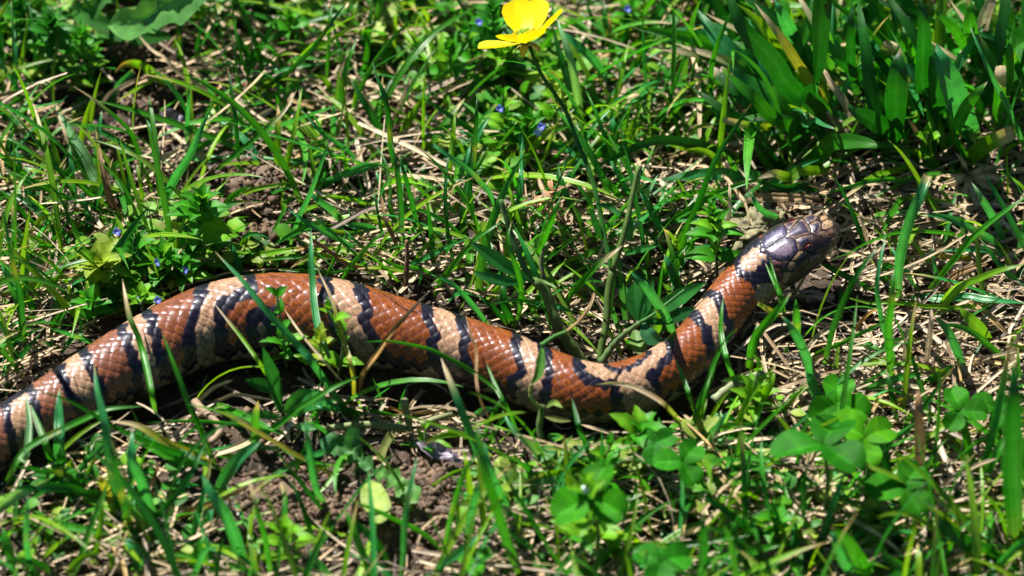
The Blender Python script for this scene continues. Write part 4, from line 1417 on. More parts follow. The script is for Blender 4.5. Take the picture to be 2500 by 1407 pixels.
STRAW_SINGLE = r'''
# R7 | straw blade curving along the top of the soil hollow
s 24 h.8: 1700,560 1450,480 1250,450 1000,490
# R7 | thin straw blade under the tall dark blades left of the orange seed
s 20 h.7: 1000,540 1300,530 1480,560 1750,650
# R7 | short thick straw standing in the hollow left of the orange-tipped blade
s 28 h1: 600,690 780,610 950,530
# R7 | short straw standing upright beneath the dandelion leaf
s 26 h1.2: 840,350 860,270 910,180
# S1 | broad flat straw lying right of the dandelion leaf
s 46 h.6: 330,190 450,200 640,225
# S1 | pale straw arching towards the buttercup with a ragged tip
s 30 h1.6: 1290,320 1420,260 1560,220 1710,210
# S1 | straw blade hanging beside the upright bright blades
s 26 h1.4: 1350,860 1260,760 1180,600 1120,450
# S1 | pinkish straw curved around the tallest bright blade of the upper middle
s 36 h1.5: 1010,640 1040,520 1110,400
# S1 | stubby straw stalk standing right of the long dark blade
s 36 h1.6: 1440,900 1520,720 1570,600
# S1 | long thin straw pointing up to the right towards the blue-flowered weed
s 28 h1.2: 1650,770 1876,680 2050,610
# S3 | pair of straw stems lying level above the snake's arch
s 30 h.6: 1790,650 1500,640 950,690
# S3 | orange straw lying along the edge of the crumbly soil
o 32 h.5: 130,900 400,850 800,780
# S2 | short thick pale straw lying left of the leafy weed
s 46 h.6: 680,570 760,520 860,460
# S2 | pale straw lying between the leafy weed and the left edge
s 40 h.6: 300,1040 430,960 520,900
# S2 | brown broken straw left of the yellow-green sprig
b 38 h.7: 280,980 350,800 380,700
# R6 | broad pale dead leaf sheath at the foot of the wide clump
s 56 h2: 1080,930 1020,730 960,620 850,460
# R6 | tattered tall dead blade in the top right corner
s 84 h5: 1950,330 1970,150 2040,-40
# R6 | thin dead blade crossing the ribbed teal blade
s 24 h2.6: 330,690 230,500 160,290
# R6 | brown dead sheath slanting into the foot of the clump
b 34 h1.5: 1640,970 1540,880 1450,810
# R6 | dead sheath lying against the dark wide blade's foot
s 28 h1.4: 1010,960 940,830 860,690
# S5 | thin grey straw standing up right of the snake's snout
s 26 h2: 490,590 450,470 420,330
# S5 | long pale straw lying right of the tallest cut blade
s 30 h.7: 720,610 850,560 970,510
# S5 | upright bundle-like straw stalk below the tallest cut blade
s 40 h2.4: 870,1407 900,1150 912,1000
# S5 | second straw stalk below the tallest cut blade, bent at the top
s 32 h2: 730,1407 735,1250 745,1100
# S5 | orange straw lying in front of the dark hollow by the snout
o 26 h1: 350,1170 450,1060 560,980
# S5 | tan curled dead leaf in the straw right of the tallest cut blade
b 46 h1: 980,900 1050,780 1200,710 1300,690
# S5 | straw stem running along the lower right straw bed
s 26 h1: 1120,1407 1300,1330 1500,1290
# S5 | curved white straw near the right edge
s 34 h1.2: 1460,1400 1480,1250 1560,1120
# R2 | short straw with a knob lying in the shade under the snake's arch
s 26 h1: 60,1090 180,980 330,925
# R2 | long pinkish straw lying in the shade under the snake's arch
s 26 h.8: 140,1055 300,1025 450,1030 600,1060
# R3 | straight pale straw lying in the shadow below the lowest bend
s 26 h.7: 1720,1370 1500,1270 1310,1210
# S7 | thin orange stem lying in the shade under the middle of the snake
o 22 h.7: 590,50 800,130 1000,165 1230,160
# R4 | fat pale straw lying against the top of the snake's head
s 38 h1.6: 880,200 1000,180 1165,165
# R4 | pale broken straw left of the snake's head over the flat stone
s 26 h1.3: 890,240 820,215 740,195 680,185
# R4 | thin standing straw left of the snake's neck
s 28 h2.4: 430,400 480,290 510,190 510,0
# R4 | pale straw hanging from the chin towards the straw bed
s 22 h1: 940,800 990,700 1050,600
# S6 | brown curled straw standing on the cracked soil
b 34 h1: 1150,640 1180,520 1220,400
# S6 | short straw stuck in the soil beside the bright wide blade
s 28 h.8: 1740,860 1750,740 1760,660
# S4 | pinkish straw blade between the hairy stems
s 30 h2: 1200,960 1290,820 1390,610
# S4 | thin curled straw in front of the two hairy stems
s 18 h1: 1080,1400 1200,1280 1260,1150
'''


def grad(code, t):
    """colour along a blade: code letters from foot to tip"""
    n = len(code)
    cols = np.array([HUE[c] for c in code])
    if n == 1:
        return np.repeat(cols, len(t), 0)
    x = np.linspace(0, n - 1, n)
    tt = (sstep(0.62, 0.88, t) if n == 2 else np.clip(t * 1.02, 0, 1)) * (n - 1)
    return np.stack([np.interp(tt, x, cols[:, i]) for i in range(3)], -1)


def blade_mesh(view, line, rs):
    head, pts = line.split(':')
    tok = head.split()
    code = tok[0]; width = tok[1]
    wide = code.startswith('W'); code = code.replace('W', '')
    over = 'v' in code; code = code.replace('v', '')
    cut = 'c' in code or 'c' in width; code = code.replace('c', '')
    mid = 'm' in code or 'm' in width; code = code.replace('m', '')
    width = float(width.replace('c', '').replace('m', ''))
    rev = 'r' in tok[2:]
    hh = [float(q[1:]) for q in tok[2:] if q[0] == 'h']
    ox, oy, sc = VIEW[view]
    p = np.array([[float(a) for a in q.split(',')] for q in pts.split()])
    p = p / sc + np.array([ox, oy])
    w = width / sc
    n = 26 if len(p) > 3 or over else 16
    q = catmull(p, n)
    seg = np.concatenate([[0], np.cumsum(np.hypot(*np.diff(q, axis=0).T))]); L_ = seg[-1]
    t = seg / L_
    rise = max(0.0, (p[0, 1] - p[-1, 1]) / L_)
    H = hh[0] if hh else float(np.clip(L_ * 0.01 * (0.30 + 0.45 * rise) + 0.3, 0.35, 4.2))
    z = 0.10 + (H - 0.10) * np.sin(np.pi / 2 * t) ** 1.05
    if not hh or H < 1.3:
        z = z - 0.12 * H * sstep(0.7, 1, t) * (1 - rise)
    if rev:
        z = H - (H - 2.2) * t ** 1.6
    if over:
        d, hc = snake_gap(q[:, 0], q[:, 1])
        need = (hc + 0.22) * (1 - sstep(4, 75, d))
        z = np.maximum(z, need)
        for _ in range(4):
            z[1:-1] = np.maximum(0.25 * z[:-2] + 0.5 * z[1:-1] + 0.25 * z[2:], need[1:-1])
    P = place(q[:, 0], q[:, 1], z)
    g0 = gz(P[:, 0], P[:, 1]); P[:, 2] = np.maximum(P[:, 2] + (g0 * (1 - t) if not over else 0), g0 + 0.0004)
    T = np.gradient(P, axis=0); T /= np.linalg.norm(T, axis=1, keepdims=True) + 1e-12
    V = P - CP; V /= np.linalg.norm(V, axis=1, keepdims=True)
    S = np.cross(T, V); S /= np.linalg.norm(S, axis=1, keepdims=True) + 1e-12
    tw0 = rs.normal(0, 0.15 if wide else 0.32); tw1 = tw0 + rs.normal(0, 0.35)
    tw = (tw0 + (tw1 - tw0) * t)[:, None]
    S2 = S * np.cos(tw) + np.cross(T, S) * np.sin(tw)
    if mid:
        pr = np.interp(t, [0, .12, .35, .55, .8, 1], [.12, .3, .85, 1, .7, .02])
    elif cut:
        pr = np.interp(t, [0, .15, .4, .97, 1], [.6, .8, 1, .92, .8])
    elif code in ('s', 'b', 'o'):
        pr = np.interp(t, [0, .1, .5, .9, 1], [.5, .9, 1, .7, .15])
    elif wide:
        pr = np.interp(t, [0, .15, .4, .65, .85, 1], [.4, .75, 1, .92, .55, .03])
    else:
        pr = np.interp(t, [0, .1, .35, .7, .88, 1], [.55, .8, 1, .86, .5, .04])
    if rev:
        pr = np.interp(t, [0, .5, .75, 1], [.9, 1, .7, .03])
    W = S2 * (w * PX * 0.5 * pr * (1.05 if wide else 1.06))[:, None]
    C = grad(code, t) * rs.uniform(0.88, 1.14)
    if cut:
        k = sstep(0.93, 0.99, t)[:, None]; C = C * (1 - k) + np.array([0.5, 0.36, 0.18]) * k
    if code[0] in 'gdtl':
        k = (1 - sstep(0, .22, t))[:, None] * .45; C = C * (1 - k) + np.array([.13, .22, .04]) * k
        if rs.random() < 0.35 and len(code) == 1 and not cut:
            k = sstep(.93, .99, t)[:, None]; C = C * (1 - k) + np.array([.45, .30, .12]) * k
        if rs.random() < 0.25 and not wide:
            c0 = rs.uniform(.3, .8); k = np.exp(-((t - c0) / .05) ** 2)[:, None] * rs.uniform(.15, .4); C = C * (1 - k) + np.array([.42, .30, .05]) * k
    across = 7 if wide else 5
    dry = code[0] in 'sbo'
    fold = rs.uniform(.10, .25) if wide else rs.uniform(.25, .55)
    # blades turn their hollow side to the light
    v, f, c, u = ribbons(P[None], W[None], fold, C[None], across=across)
    if wide:
        # lengthwise ribs pressed into the blade, edge paler
        vv = v.reshape(n, across, 3)
        v = vv.reshape(-1, 3)
    mat = MAT_WIDE if wide else (MAT_STRAW if dry else MAT_GRASS)
    return v, f, c, u, mat, P[0], dry


def parse(block):
    out = []; cur = None
    for ln in block.strip().splitlines():
        ln = ln.strip()
        if not ln:
            continue
        if ln[0] == '#':
            vw, lab = ln[1:].split('|'); cur = (vw.strip(), lab.strip(), []); out.append(cur)
        else:
            cur[2].append(ln)
    return out


RS = np.random.default_rng(5)
VIEW['F'] = (0, 0, 1)


def extra_blades(n, x0, x1, y0, y1, lmin, lmax, wmin, wmax, codes, seed, lean=.45, mean=0.0):
    r = np.random.default_rng(seed); out = []
    for _ in range(n):
        x, y = r.uniform(x0, x1), r.uniform(y0, y1); L_ = r.uniform(lmin, lmax); a = r.normal(mean, lean); b = a + r.normal(mean * .8, .3)
        p = [(x, y), (x + L_ * .5 * math.sin(a), y - L_ * .5 * math.cos(a)), (x + L_ * .5 * (math.sin(a) + math.sin(b)), y - L_ * .5 * (math.cos(a) + math.cos(b)))]
        out.append('%s %.0f: ' % (codes[r.integers(0, len(codes))], r.uniform(wmin, wmax)) + ' '.join('%.0f,%.0f' % q for q in p))
    return out


for vw, lab, lines in parse(TUFTS):
    built = [blade_mesh(vw, ln, RS) for ln in lines]
    if lab.startswith('clump of very wide'):
        built += [blade_mesh('F', ln, RS) for ln in extra_blades(52, 1820, 2560, 130, 430, 240, 520, 14, 34, ['Wd', 'Wg', 'Wd', 'Wt', 'Wg', 'Wd', 'Wgs'], 8, .5, -.42)]
        built += [blade_mesh('F', ln, RS) for ln in extra_blades(24, 1700, 2520, 60, 420, 100, 300, 10, 22, ['d', 'g', 't', 'gs'], 9, .7)]
    if len(built) == 1:
        v, f, c, u, mat, base, dry = built[0]
        nm = 'straw' if dry else 'grass_shoot'
        o = link(nm, mesh_np(nm, v - base, f, c, u), mat, loc=base)
        tag(o, lab, 'dry grass' if dry else 'grass blade', 'loose straws' if dry else 'single grass blades around the snake'); continue
    base = np.mean([b[5] for b in built], 0); base[2] = float(gz(base[0], base[1]))
    root = thing('grass_tuft', base, lab, 'grass tuft', 'grass tufts in the lawn')
    for v, f, c, u, mat, b0, dry in built:
        link('dead_blade' if dry else 'blade', mesh_np('blade', v - base, f, c, u), mat, root)
for vw, lab, lines in parse(STRAW_SINGLE):
    v, f, c, u, mat, base, dry = blade_mesh(vw, lines[0], RS)
    o = link('straw', mesh_np('straw', v - base, f, c, u), mat, loc=base); tag(o, lab, 'dry grass', 'loose straws')

# ---------------------------------------------------------------- broad-leaved plants
def leaf_np(L_, Wd, profile='ovate', k=9, across=5, fold=0.25, droop=0.25, serr=0, col=(.05, .2, .02), tip=None, seed=0, cup=0.0):
    """a leaf from the origin along +X, facing +Z"""
    r = np.random.default_rng(seed)
    t = np.linspace(0, 1, k)
    if profile == 'ovate':
        pr = np.interp(t, [0, .08, .3, .55, .8, 1], [.1, .45, 1, .95, .55, .02])
    elif profile == 'lance':
        pr = np.interp(t, [0, .1, .35, .6, .85, 1], [.15, .45, .95, 1, .5, .02])
    elif profile == 'round':
        pr = np.sqrt(np.clip(1 - (2 * t - 1.04) ** 2, 0, 1)) * np.interp(t, [0, .5, 1], [.75, 1.0, 1.0])
        pr[0] = 0.06
    else:
        pr = np.interp(t, [0, .3, .6, .9, 1], [.3, .6, 1, .8, .1])
    if serr:
        pr = pr * (1 + serr * np.where(np.arange(k) % 2 == 0, 1, -1) * (t > .1) * (t < .95))
    P = np.stack([t * L_, 0 * t, L_ * (droop * (t - t * t) * 1.6 - droop * .5 * t ** 2)], -1)
    W = np.stack([0 * t, pr * Wd / 2, 0 * t], -1)
    c = np.repeat(np.array(col)[None], k, 0)
    if tip is not None:
        kk = sstep(.6, 1, t)[:, None]; c = c * (1 - kk) + np.array(tip) * kk
    v, f, cc, u = ribbons(P[None], W[None], fold, c[None], across=across, bow=cup)
    return v, f, cc, u


def frame(pos, direc, up=(0, 0, 1), roll=0.0):
    d = Vector(direc).normalized(); u = Vector(up)
    s = u.cross(d)
    if s.length < 1e-4:
        s = Vector((0, 1, 0))
    s.normalize(); n = d.cross(s)
    M = Matrix((d, s, n)).transposed().to_4x4()
    if roll:
        M = M @ Matrix.Rotation(roll, 4, 'X')
    return Matrix.Translation(Vector(pos)) @ M


def leaf_obj(name, me, mat, root, base, pos, direc, up=(0, 0, 1), roll=0.0, scale=1.0):
    o = link(name, me, mat, root)
    o.matrix_local = Matrix.Translation(-Vector(base)) @ frame(pos, direc, up, roll) @ Matrix.Scale(scale, 4)
    return o


LEAF_BANK = {}
for key, colr in {'dark': (.014, .13, .005), 'mid': (.034, .21, .006), 'lime': (.11, .30, .008), 'yellow': (.20, .29, .02)}.items():
    LEAF_BANK[key] = []
    for sd, (rw, sr) in enumerate([(.52, .12), (.42, .16), (.60, .10)]):
        v, f, c, u = leaf_np(0.01, 0.01 * rw, 'ovate', k=10, serr=sr, col=colr, fold=.3, droop=.3, seed=sd)
        LEAF_BANK[key].append(mesh_np('weed_leaf', v, f, c, u))


def petal_mesh(name, L_, Wd, colr, k=5, prof='round'):
    v, f, c, u = leaf_np(L_, Wd, prof, k=k, across=3, fold=.15, droop=.2, col=colr)
    return mesh_np(name, v, f, c, u)


BLUE = petal_mesh('petal', 0.0011, .0010, (.16, .20, .75)); BLUE2 = petal_mesh('petal', 0.0011, .0010, (.50, .60, .95))


def sprig(px, py, tx, ty, h, n_pairs, size, hue, label, flowers=0, name='speedwell_sprig', seed=0, cat='weed'):
    """leafy stem from ground pixel (px,py) to a top at (tx,ty), h cm up, opposite pairs of toothed leaves crowding to the top"""
    r = np.random.default_rng(seed + 100)
    b = place(px, py, 0); b[2] = float(gz(b[0], b[1])); top = place(tx, ty, h)
    mid_ = (b + top) / 2 + r.normal(0, .001, 3)
    path = catmull(np.array([b, mid_, top]), 14)
    root = thing(name, b, label, cat, 'leafy sprigs of small weeds')
    v, f, c, u = tube(path - b, np.linspace(.00045, .0003, 14), 6, (.10, .17, .05))
    link('stem', mesh_np('stem', v, f, c, u), MAT_STEM, root)
    axis_ = (top - mid_) / np.linalg.norm(top - mid_)
    for i in range(n_pairs):
        t = 0.25 + 0.75 * (i / max(1, n_pairs - 1)) ** 0.75
        pos = np.array([np.interp(t, np.linspace(0, 1, 14), path[:, j]) for j in range(3)])
        az = i * math.pi / 2 + r.normal(0, .25)
        el = 0.15 + 0.95 * t ** 2 + r.normal(0, .12)
        sc = size * (1.0 - 0.45 * t ** 3) * r.uniform(.8, 1.15)
        for s in (0, math.pi):
            d = np.array([math.cos(az + s) * math.cos(el), math.sin(az + s) * math.cos(el), math.sin(el)]) + axis_ * 0.15
            hu = hue if r.random() < .7 else ('lime' if hue != 'dark' else 'mid')
            leaf_obj('leaf', LEAF_BANK[hu][r.integers(0, 3)], MAT_LEAF, root, b, pos, d, roll=r.normal(0, .25), scale=sc)
    for i in range(flowers):
        t = r.uniform(.75, 1.0)
        pos = np.array([np.interp(t, np.linspace(0, 1, 14), path[:, j]) for j in range(3)]) + np.array([r.normal(0, .002), -abs(r.normal(.0018, .0008)), .0012])
        fl = bpy.data.objects.new('flower', None); fl.empty_display_size = .001; COL.objects.link(fl); fl.parent = root; fl.location = Vector(pos) - Vector(b)
        for q in range(4):
            a = q * math.pi / 2 + .3
            d = (math.cos(a) * .9, math.sin(a) * .6 - .1, .35 + math.sin(a) * .5)
            leaf_obj('petal', BLUE if i % 2 == 0 else BLUE2, MAT_BLUE, fl, (0, 0, 0), (0, 0, 0), d, up=(0, -.7, .7))
    return root


SPRIGS = [
    (500, 640, 492, 495, 2.4, 12, .95, 'mid', 'tallest leafy green weed with pointed leaves standing left of the soil crumbs', 0),
    (345, 660, 330, 570, 1.5, 9, .75, 'dark', 'dark leafy rosette on a stem left of the tallest leafy weed', 1),
    (260, 730, 240, 650, 1.3, 8, 1.0, 'yellow', 'yellow-green leafy sprig left of the snake arch', 0),
    (400, 690, 390, 625, 1.2, 8, .8, 'mid', 'leafy sprig with a small blue flower between the rosette and the snake', 1),
    (450, 700, 445, 655, 1.0, 7, .75, 'mid', 'low leafy sprig with a pale blue flower touching the snake back', 1),
    (350, 780, 345, 735, .8, 5, .65, 'lime', 'tiny sprig with a white-blue flower just above the snake near its left bend', 2),
    (215, 790, 220, 740, .9, 6, .8, 'mid', 'small leafy sprig in the shade above the snake left bend', 0),
    (700, 905, 676, 722, 2.9, 7, .62, 'mid', 'small bright leafy sprig standing in front of the arch of the snake', 0),
    (815, 940, 800, 760, 2.8, 4, .75, 'lime', 'light green stubby sprig with a thick top in front of the snake', 0),
    (760, 925, 782, 830, 2.4, 5, .70, 'yellow', 'yellowish small-leaved sprig low in front of the snake arch', 0),
    (1752, 690, 1738, 520, 2.4, 10, .72, 'mid', 'upright leafy weed standing left of the neck of the snake', 0),
    (1245, 345, 1228, 235, 1.9, 9, .72, 'mid', 'leafy sprig with a blue flower left of the buttercup stem', 1),
    (1300, 375, 1290, 300, 1.6, 8, .70, 'mid', 'leafy sprig with two deep blue flowers beside the buttercup stem', 2),
    (1345, 330, 1345, 200, 2.2, 6, .60, 'yellow', 'yellowish sprig with spaced leaves right of the buttercup stem', 0),
    (1215, 160, 1205, 30, 2.2, 11, .80, 'dark', 'dark bushy weed rising left of the buttercup flower', 1),
    (1155, 170, 1140, 85, 1.7, 8, .70, 'mid', 'bright bushy weed a little left of the buttercup flower', 0),
    (1235, 200, 1240, 130, 1.5, 7, .70, 'lime', 'light green weed right under the buttercup petals', 0),
    (1100, 210, 1100, 130, 1.4, 5, .9, 'mid', 'weed with larger toothed leaves by the dark gap left of the buttercup', 0),
    (720, 110, 708, 45, 1.3, 7, .65, 'mid', 'small tufted weed right of the dandelion leaf', 0),
    (140, 160, 125, 60, 2.0, 13, .85, 'dark', 'large dark bushy weed in the top left corner', 0),
    (200, 150, 200, 90, 1.4, 9, .70, 'mid', 'smaller bright weed at the right side of the top left bushy weed', 0),
    (60, 90, 45, 20, 1.5, 8, .8, 'dark', 'dark leafy weed at the very top left corner', 0),
    (240, 190, 235, 130, 1.2, 6, .6, 'mid', 'little leafy weed at the edge of the dark hollow top left', 0),
    (1530, 80, 1545, 20, 1.4, 7, .6, 'mid', 'small weed between the tall blades right of the buttercup', 1),
    (1445, 1330, 1430, 1190, 3.4, 9, .9, 'lime', 'soft light green weed with a white bud at the bottom', 0),
    (1500, 1150, 1490, 1090, 1.4, 6, .85, 'mid', 'low broad-leaved sprig under the lowest bend of the snake', 0),
    (1560, 1120, 1560, 1060, 1.2, 5, .95, 'mid', 'dull green leafy sprig left of the small clover', 0),
    (1860, 1010, 1850, 910, 1.8, 6, .85, 'lime', 'light green weed below the neck of the snake', 0),
    (150, 1190, 150, 1140, 1.2, 6, .8, 'dark', 'leafy sprig in the shade under the left end of the snake', 0),
    (1040, 1090, 1038, 1055, .8, 3, .6, 'mid', 'tiny seedling on the bare soil under the snake', 0),
    (700, 1350, 690, 1300, 1.2, 5, .8, 'lime', 'light weed at the bottom left among soft blades', 0),
    (1900, 1330, 1890, 1270, 1.4, 6, .8, 'mid', 'small weed low between the clovers at the bottom', 0),
    (2270, 380, 2265, 330, 1.2, 4, .7, 'lime', 'little light sprig under the wide clump of grass', 0),
    (2040, 240, 2040, 200, 1.0, 4, .6, 'lime', 'tiny sprig shining between the wide blades', 0),
]
for i, (a, b_, c_, d_, h, n_, sz, hu, lab, fl) in enumerate(SPRIGS):
    sprig(a, b_, c_, d_, h, n_, sz, hu, lab, fl, seed=i)


# -------- lance leaves of the hawkweed-like plants, traced like blades but broad
def traced_leaf(view, pts, width, h0, h1, col, prof='lance', k=16, across=7, fold=.2, serr=0.0, wave=0.0, tip=None, seed=0, turn=0.0, arch=0.0):
    r = np.random.default_rng(seed)
    ox, oy, sc = VIEW[view] if view else (0, 0, 1)
    p = np.array(pts, float) / sc + np.array([ox, oy]); w = width / sc
    q = catmull(p, k); t = np.linspace(0, 1, k)
    z = h0 + (h1 - h0) * t + arch * np.sin(np.pi * t)
    P = place(q[:, 0], q[:, 1], z)
    T = np.gradient(P, axis=0); T /= np.linalg.norm(T, axis=1, keepdims=True)
    V = P - CP; V /= np.linalg.norm(V, axis=1, keepdims=True)
    S = np.cross(T, V); S /= np.linalg.norm(S, axis=1, keepdims=True)
    S = S * math.cos(turn) + np.cross(T, S) * math.sin(turn)
    if prof == 'lance':
        pr = np.interp(t, [0, .1, .35, .6, .85, 1], [.15, .5, .95, 1, .55, .03])
    elif prof == 'round':
        pr = np.sqrt(np.clip(1 - (2 * t - 1.02) ** 2, 0, 1)); pr[0] = .08
    elif prof == 'strap':
        pr = np.interp(t, [0, .1, .9, 1], [.8, 1, 1, .7])
    else:
        pr = prof(t)
    if serr:
        pr = pr * (1 + serr * (r.random(k) - .4))
    W = S * (w * PX * .5 * pr)[:, None]
    c = np.repeat(np.array(col)[None], k, 0) * (0.9 + .2 * r.random((k, 1)))
    if tip is not None:
        kk = sstep(.75, 1, t)[:, None]; c = c * (1 - kk) + np.array(tip) * kk
    v, f, cc, u = ribbons(P[None], W[None], fold, c[None], across=across)
    if wave:
        v = v + (wave * (vnoise(v[:, 0] * 900, v[:, 1] * 900, seed) - .5))[:, None] * np.array([0, -.3, 1])
    return v, f, cc, u, P


def plant(name, label, cat, leaves, stems=(), mat=None, base=None):
    """leaves: dicts for traced_leaf; stems: (view, pts, width px, h0, h1, colour)"""
    built = [traced_leaf(**d) for d in leaves]
    sb = []
    for view, pts, w0, w1, h0, h1, col in stems:
        ox, oy, sc = VIEW[view] if view else (0, 0, 1)
        p = np.array(pts, float) / sc + np.array([ox, oy]); q = catmull(p, 22)
        t = np.linspace(0, 1, 22)
        P = place(q[:, 0], q[:, 1], h0 + (h1 - h0) * t)
        sb.append((P, np.linspace(w0, w1, 22) / sc * PX * .5, col))
    if base is None:
        base = (sb[0][0][0] if sb else built[0][4][0]).copy()
    base = np.array(base)
    root = thing(name, base, label, cat)
    for v, f, c, u, P in built:
        link('leaf', mesh_np('leaf', v - base, f, c, u), mat or MAT_LEAF, root)
    for P, rad, col in sb:
        knob = 1 + .08 * np.sin(np.arange(22) * 1.7)
        v, f, c, u = tube(P - base, rad * knob, 10, col, jit=.06)
        link('stem', mesh_np('stem', v, f, c, u), MAT_STEM, root)
    return root, base


LD = (.016, .13, .025); LM = (.028, .20, .030); LB = (.045, .26, .050); LY = (.20, .30, .06)
plant('lance_leaved_weed', 'rosette weed with long lance-shaped leaves below the arch of the snake', 'weed', [
    dict(view='R2', pts=[(660, 1150), (620, 950), (580, 830), (540, 700)], width=100, h0=.3, h1=2.6, col=LD, seed=1, turn=.3),
    dict(view='R2', pts=[(680, 1150), (770, 1060), (860, 1015), (925, 1005)], width=100, h0=.3, h1=1.6, col=LB, seed=2),
    dict(view='R2', pts=[(750, 1200), (800, 1120), (900, 1080), (1045, 1065)], width=90, h0=.2, h1=1.3, col=LB, seed=3),
    dict(view='R2', pts=[(750, 1240), (820, 1245), (915, 1258)], width=56, h0=.4, h1=.9, col=(.10, .28, .10), seed=4),
    dict(view='R2', pts=[(660, 1180), (520, 1160), (390, 1170)], width=56, h0=.3, h1=.7, col=LB, seed=5),
    dict(view='R2', pts=[(650, 1010), (540, 960), (415, 925)], width=90, h0=.3, h1=.9, col=LD, seed=6)])
plant('hairy_stemmed_weed', 'weed with a thick hairy stem and big striped lance leaf above the snake', 'weed', [
    dict(view='S4', pts=[(760, 1050), (600, 950), (450, 850), (302, 748)], width=112, h0=2.0, h1=2.9, col=LM, tip=(.05, .2, .05), seed=7),
    dict(view='S4', pts=[(730, 1060), (560, 1050), (430, 1020), (325, 975)], width=84, h0=1.9, h1=2.2, col=LD, seed=8)],
    stems=[('R3', [(1340, 760), (1200, 560), (1100, 380), (1040, 200), (950, 110)], 95, 70, 0, 1.9, (.085, .155, .03)),
           ('S4', [(770, 1050), (700, 900), (620, 700), (540, 430)], 52, 36, 1.9, 3.6, (.05, .14, .03)),
           ('S4', [(1000, 1400), (930, 1230), (860, 1000), (855, 850), (900, 760)], 60, 26, .3, 2.2, (.13, .16, .07))])
palm = [dict(view='S4', pts=[(1600, 1360), (1570, 1220), (1560, 1060)], width=150, h0=1.2, h1=1.9, col=LM, seed=10),
        dict(view='S4', pts=[(1600, 1360), (1660, 1200), (1700, 1040)], width=90, h0=1.2, h1=2.0, col=LM, seed=11),
        dict(view='S4', pts=[(1600, 1360), (1540, 1230), (1495, 1090)], width=50, h0=1.2, h1=1.7, col=LM, seed=12),
        dict(view='S4', pts=[(1620, 1360), (1850, 1210), (1980, 1130), (2110, 1060)], width=120, h0=1.2, h1=1.7, col=LM, seed=13),
        dict(view='S4', pts=[(1640, 1370), (1850, 1320), (2060, 1260)], width=110, h0=1.1, h1=1.3, col=LD, seed=14),
        dict(view='R3', pts=[(1780, 430), (1830, 530), (1940, 590)], width=120, h0=1.2, h1=.9, col=(.035, .17, .06), seed=15),
        dict(view='R3', pts=[(1720, 490), (1750, 600), (1800, 680)], width=130, h0=.7, h1=.6, col=(.10, .22, .03), seed=16),
        dict(view='S4', pts=[(1480, 850), (1600, 810), (1735, 785)], width=56, h0=1.6, h1=2.2, col=LB, seed=17)]
plant('palm_leaved_weed', 'weed with a deeply parted dark leaf inside the bend of the snake', 'weed', palm,
      stems=[('R3', [(1460, 740), (1560, 600), (1640, 520), (1760, 430)], 62, 34, .2, 1.25, (.10, .18, .06)),
             ('R3', [(1760, 430), (1860, 370), (1960, 290), (2100, 180)], 26, 18, 1.25, 1.9, (.06, .18, .04))])

# -------- the buttercup
bpts = [(1463, 895), (1468, 850), (1480, 790), (1484, 727), (1494, 660)]
bq = catmull(np.array(bpts, float), 16); bz = np.linspace(0, 1.6, 16)
bP = place(bq[:, 0], bq[:, 1], bz)
base = bP[0].copy()
butter = thing('buttercup', base, 'yellow buttercup flower on a long branching hairy stem', 'flower')
v, f, c, u = tube(bP - base, np.linspace(9, 9, 16) * PX, 12, (.085, .155, .03), jit=.07)
st = link('stem', mesh_np('stem', v, f, c, u), MAT_STEM, butter)
up_pts = np.array([(1494, 662), (1488, 631), (1475, 574), (1462, 503), (1443, 430), (1412, 352), (1384, 278), (1355, 230), (1320, 179), (1292, 112)], float)
uq = catmull(up_pts, 40); ut = np.linspace(0, 1, 40)
uP = place(uq[:, 0], uq[:, 1], 1.6 + 3.6 * ut)
v, f, c, u = tube(uP - base, np.linspace(6.5, 4.5, 40) * PX, 10, (.022, .13, .010), jit=.04)
link('flower_stalk', mesh_np('flower_stalk', v, f, c, u), MAT_STEM, butter)
sd_ = np.array([(1494, 662), (1512, 610), (1530, 545), (1548, 460), (1560, 405)], float)
sq = catmull(sd_, 16); sP = place(sq[:, 0], sq[:, 1], np.linspace(1.6, 3.4, 16))
v, f, c, u = tube(sP - base, np.linspace(8, 6, 16) * PX, 8, (.085, .155, .03), jit=.06)
link('side_stalk', mesh_np('side_stalk', v, f, c, u), MAT_STEM, butter)
for d in [dict(view='S4', pts=[(1520, 540), (1510, 640), (1525, 755)], width=96, h0=2.6, h1=2.0, col=(.05, .24, .05), seed=20),
          dict(view='S4', pts=[(1330, 760), (1275, 640), (1220, 488)], width=58, h0=1.9, h1=2.8, col=LM, seed=21),
          dict(view='S4', pts=[(1450, 560), (1380, 490), (1268, 465)], width=50, h0=2.5, h1=2.7, col=LD, seed=22)]:
    v, f, c, u, P = traced_leaf(**d); link('leaf', mesh_np('leaf', v - base, f, c, u), MAT_LEAF, butter)
FC = place(1285, 104, 5.2)
AX = Vector((-0.16, 0.52, 0.84)).normalized()          # where the cup faces
TX = Vector((1, 0, 0)); TX = (TX - AX * TX.dot(AX)).normalized(); TY = AX.cross(TX)
YEL = (0.88, 0.70, 0.004)


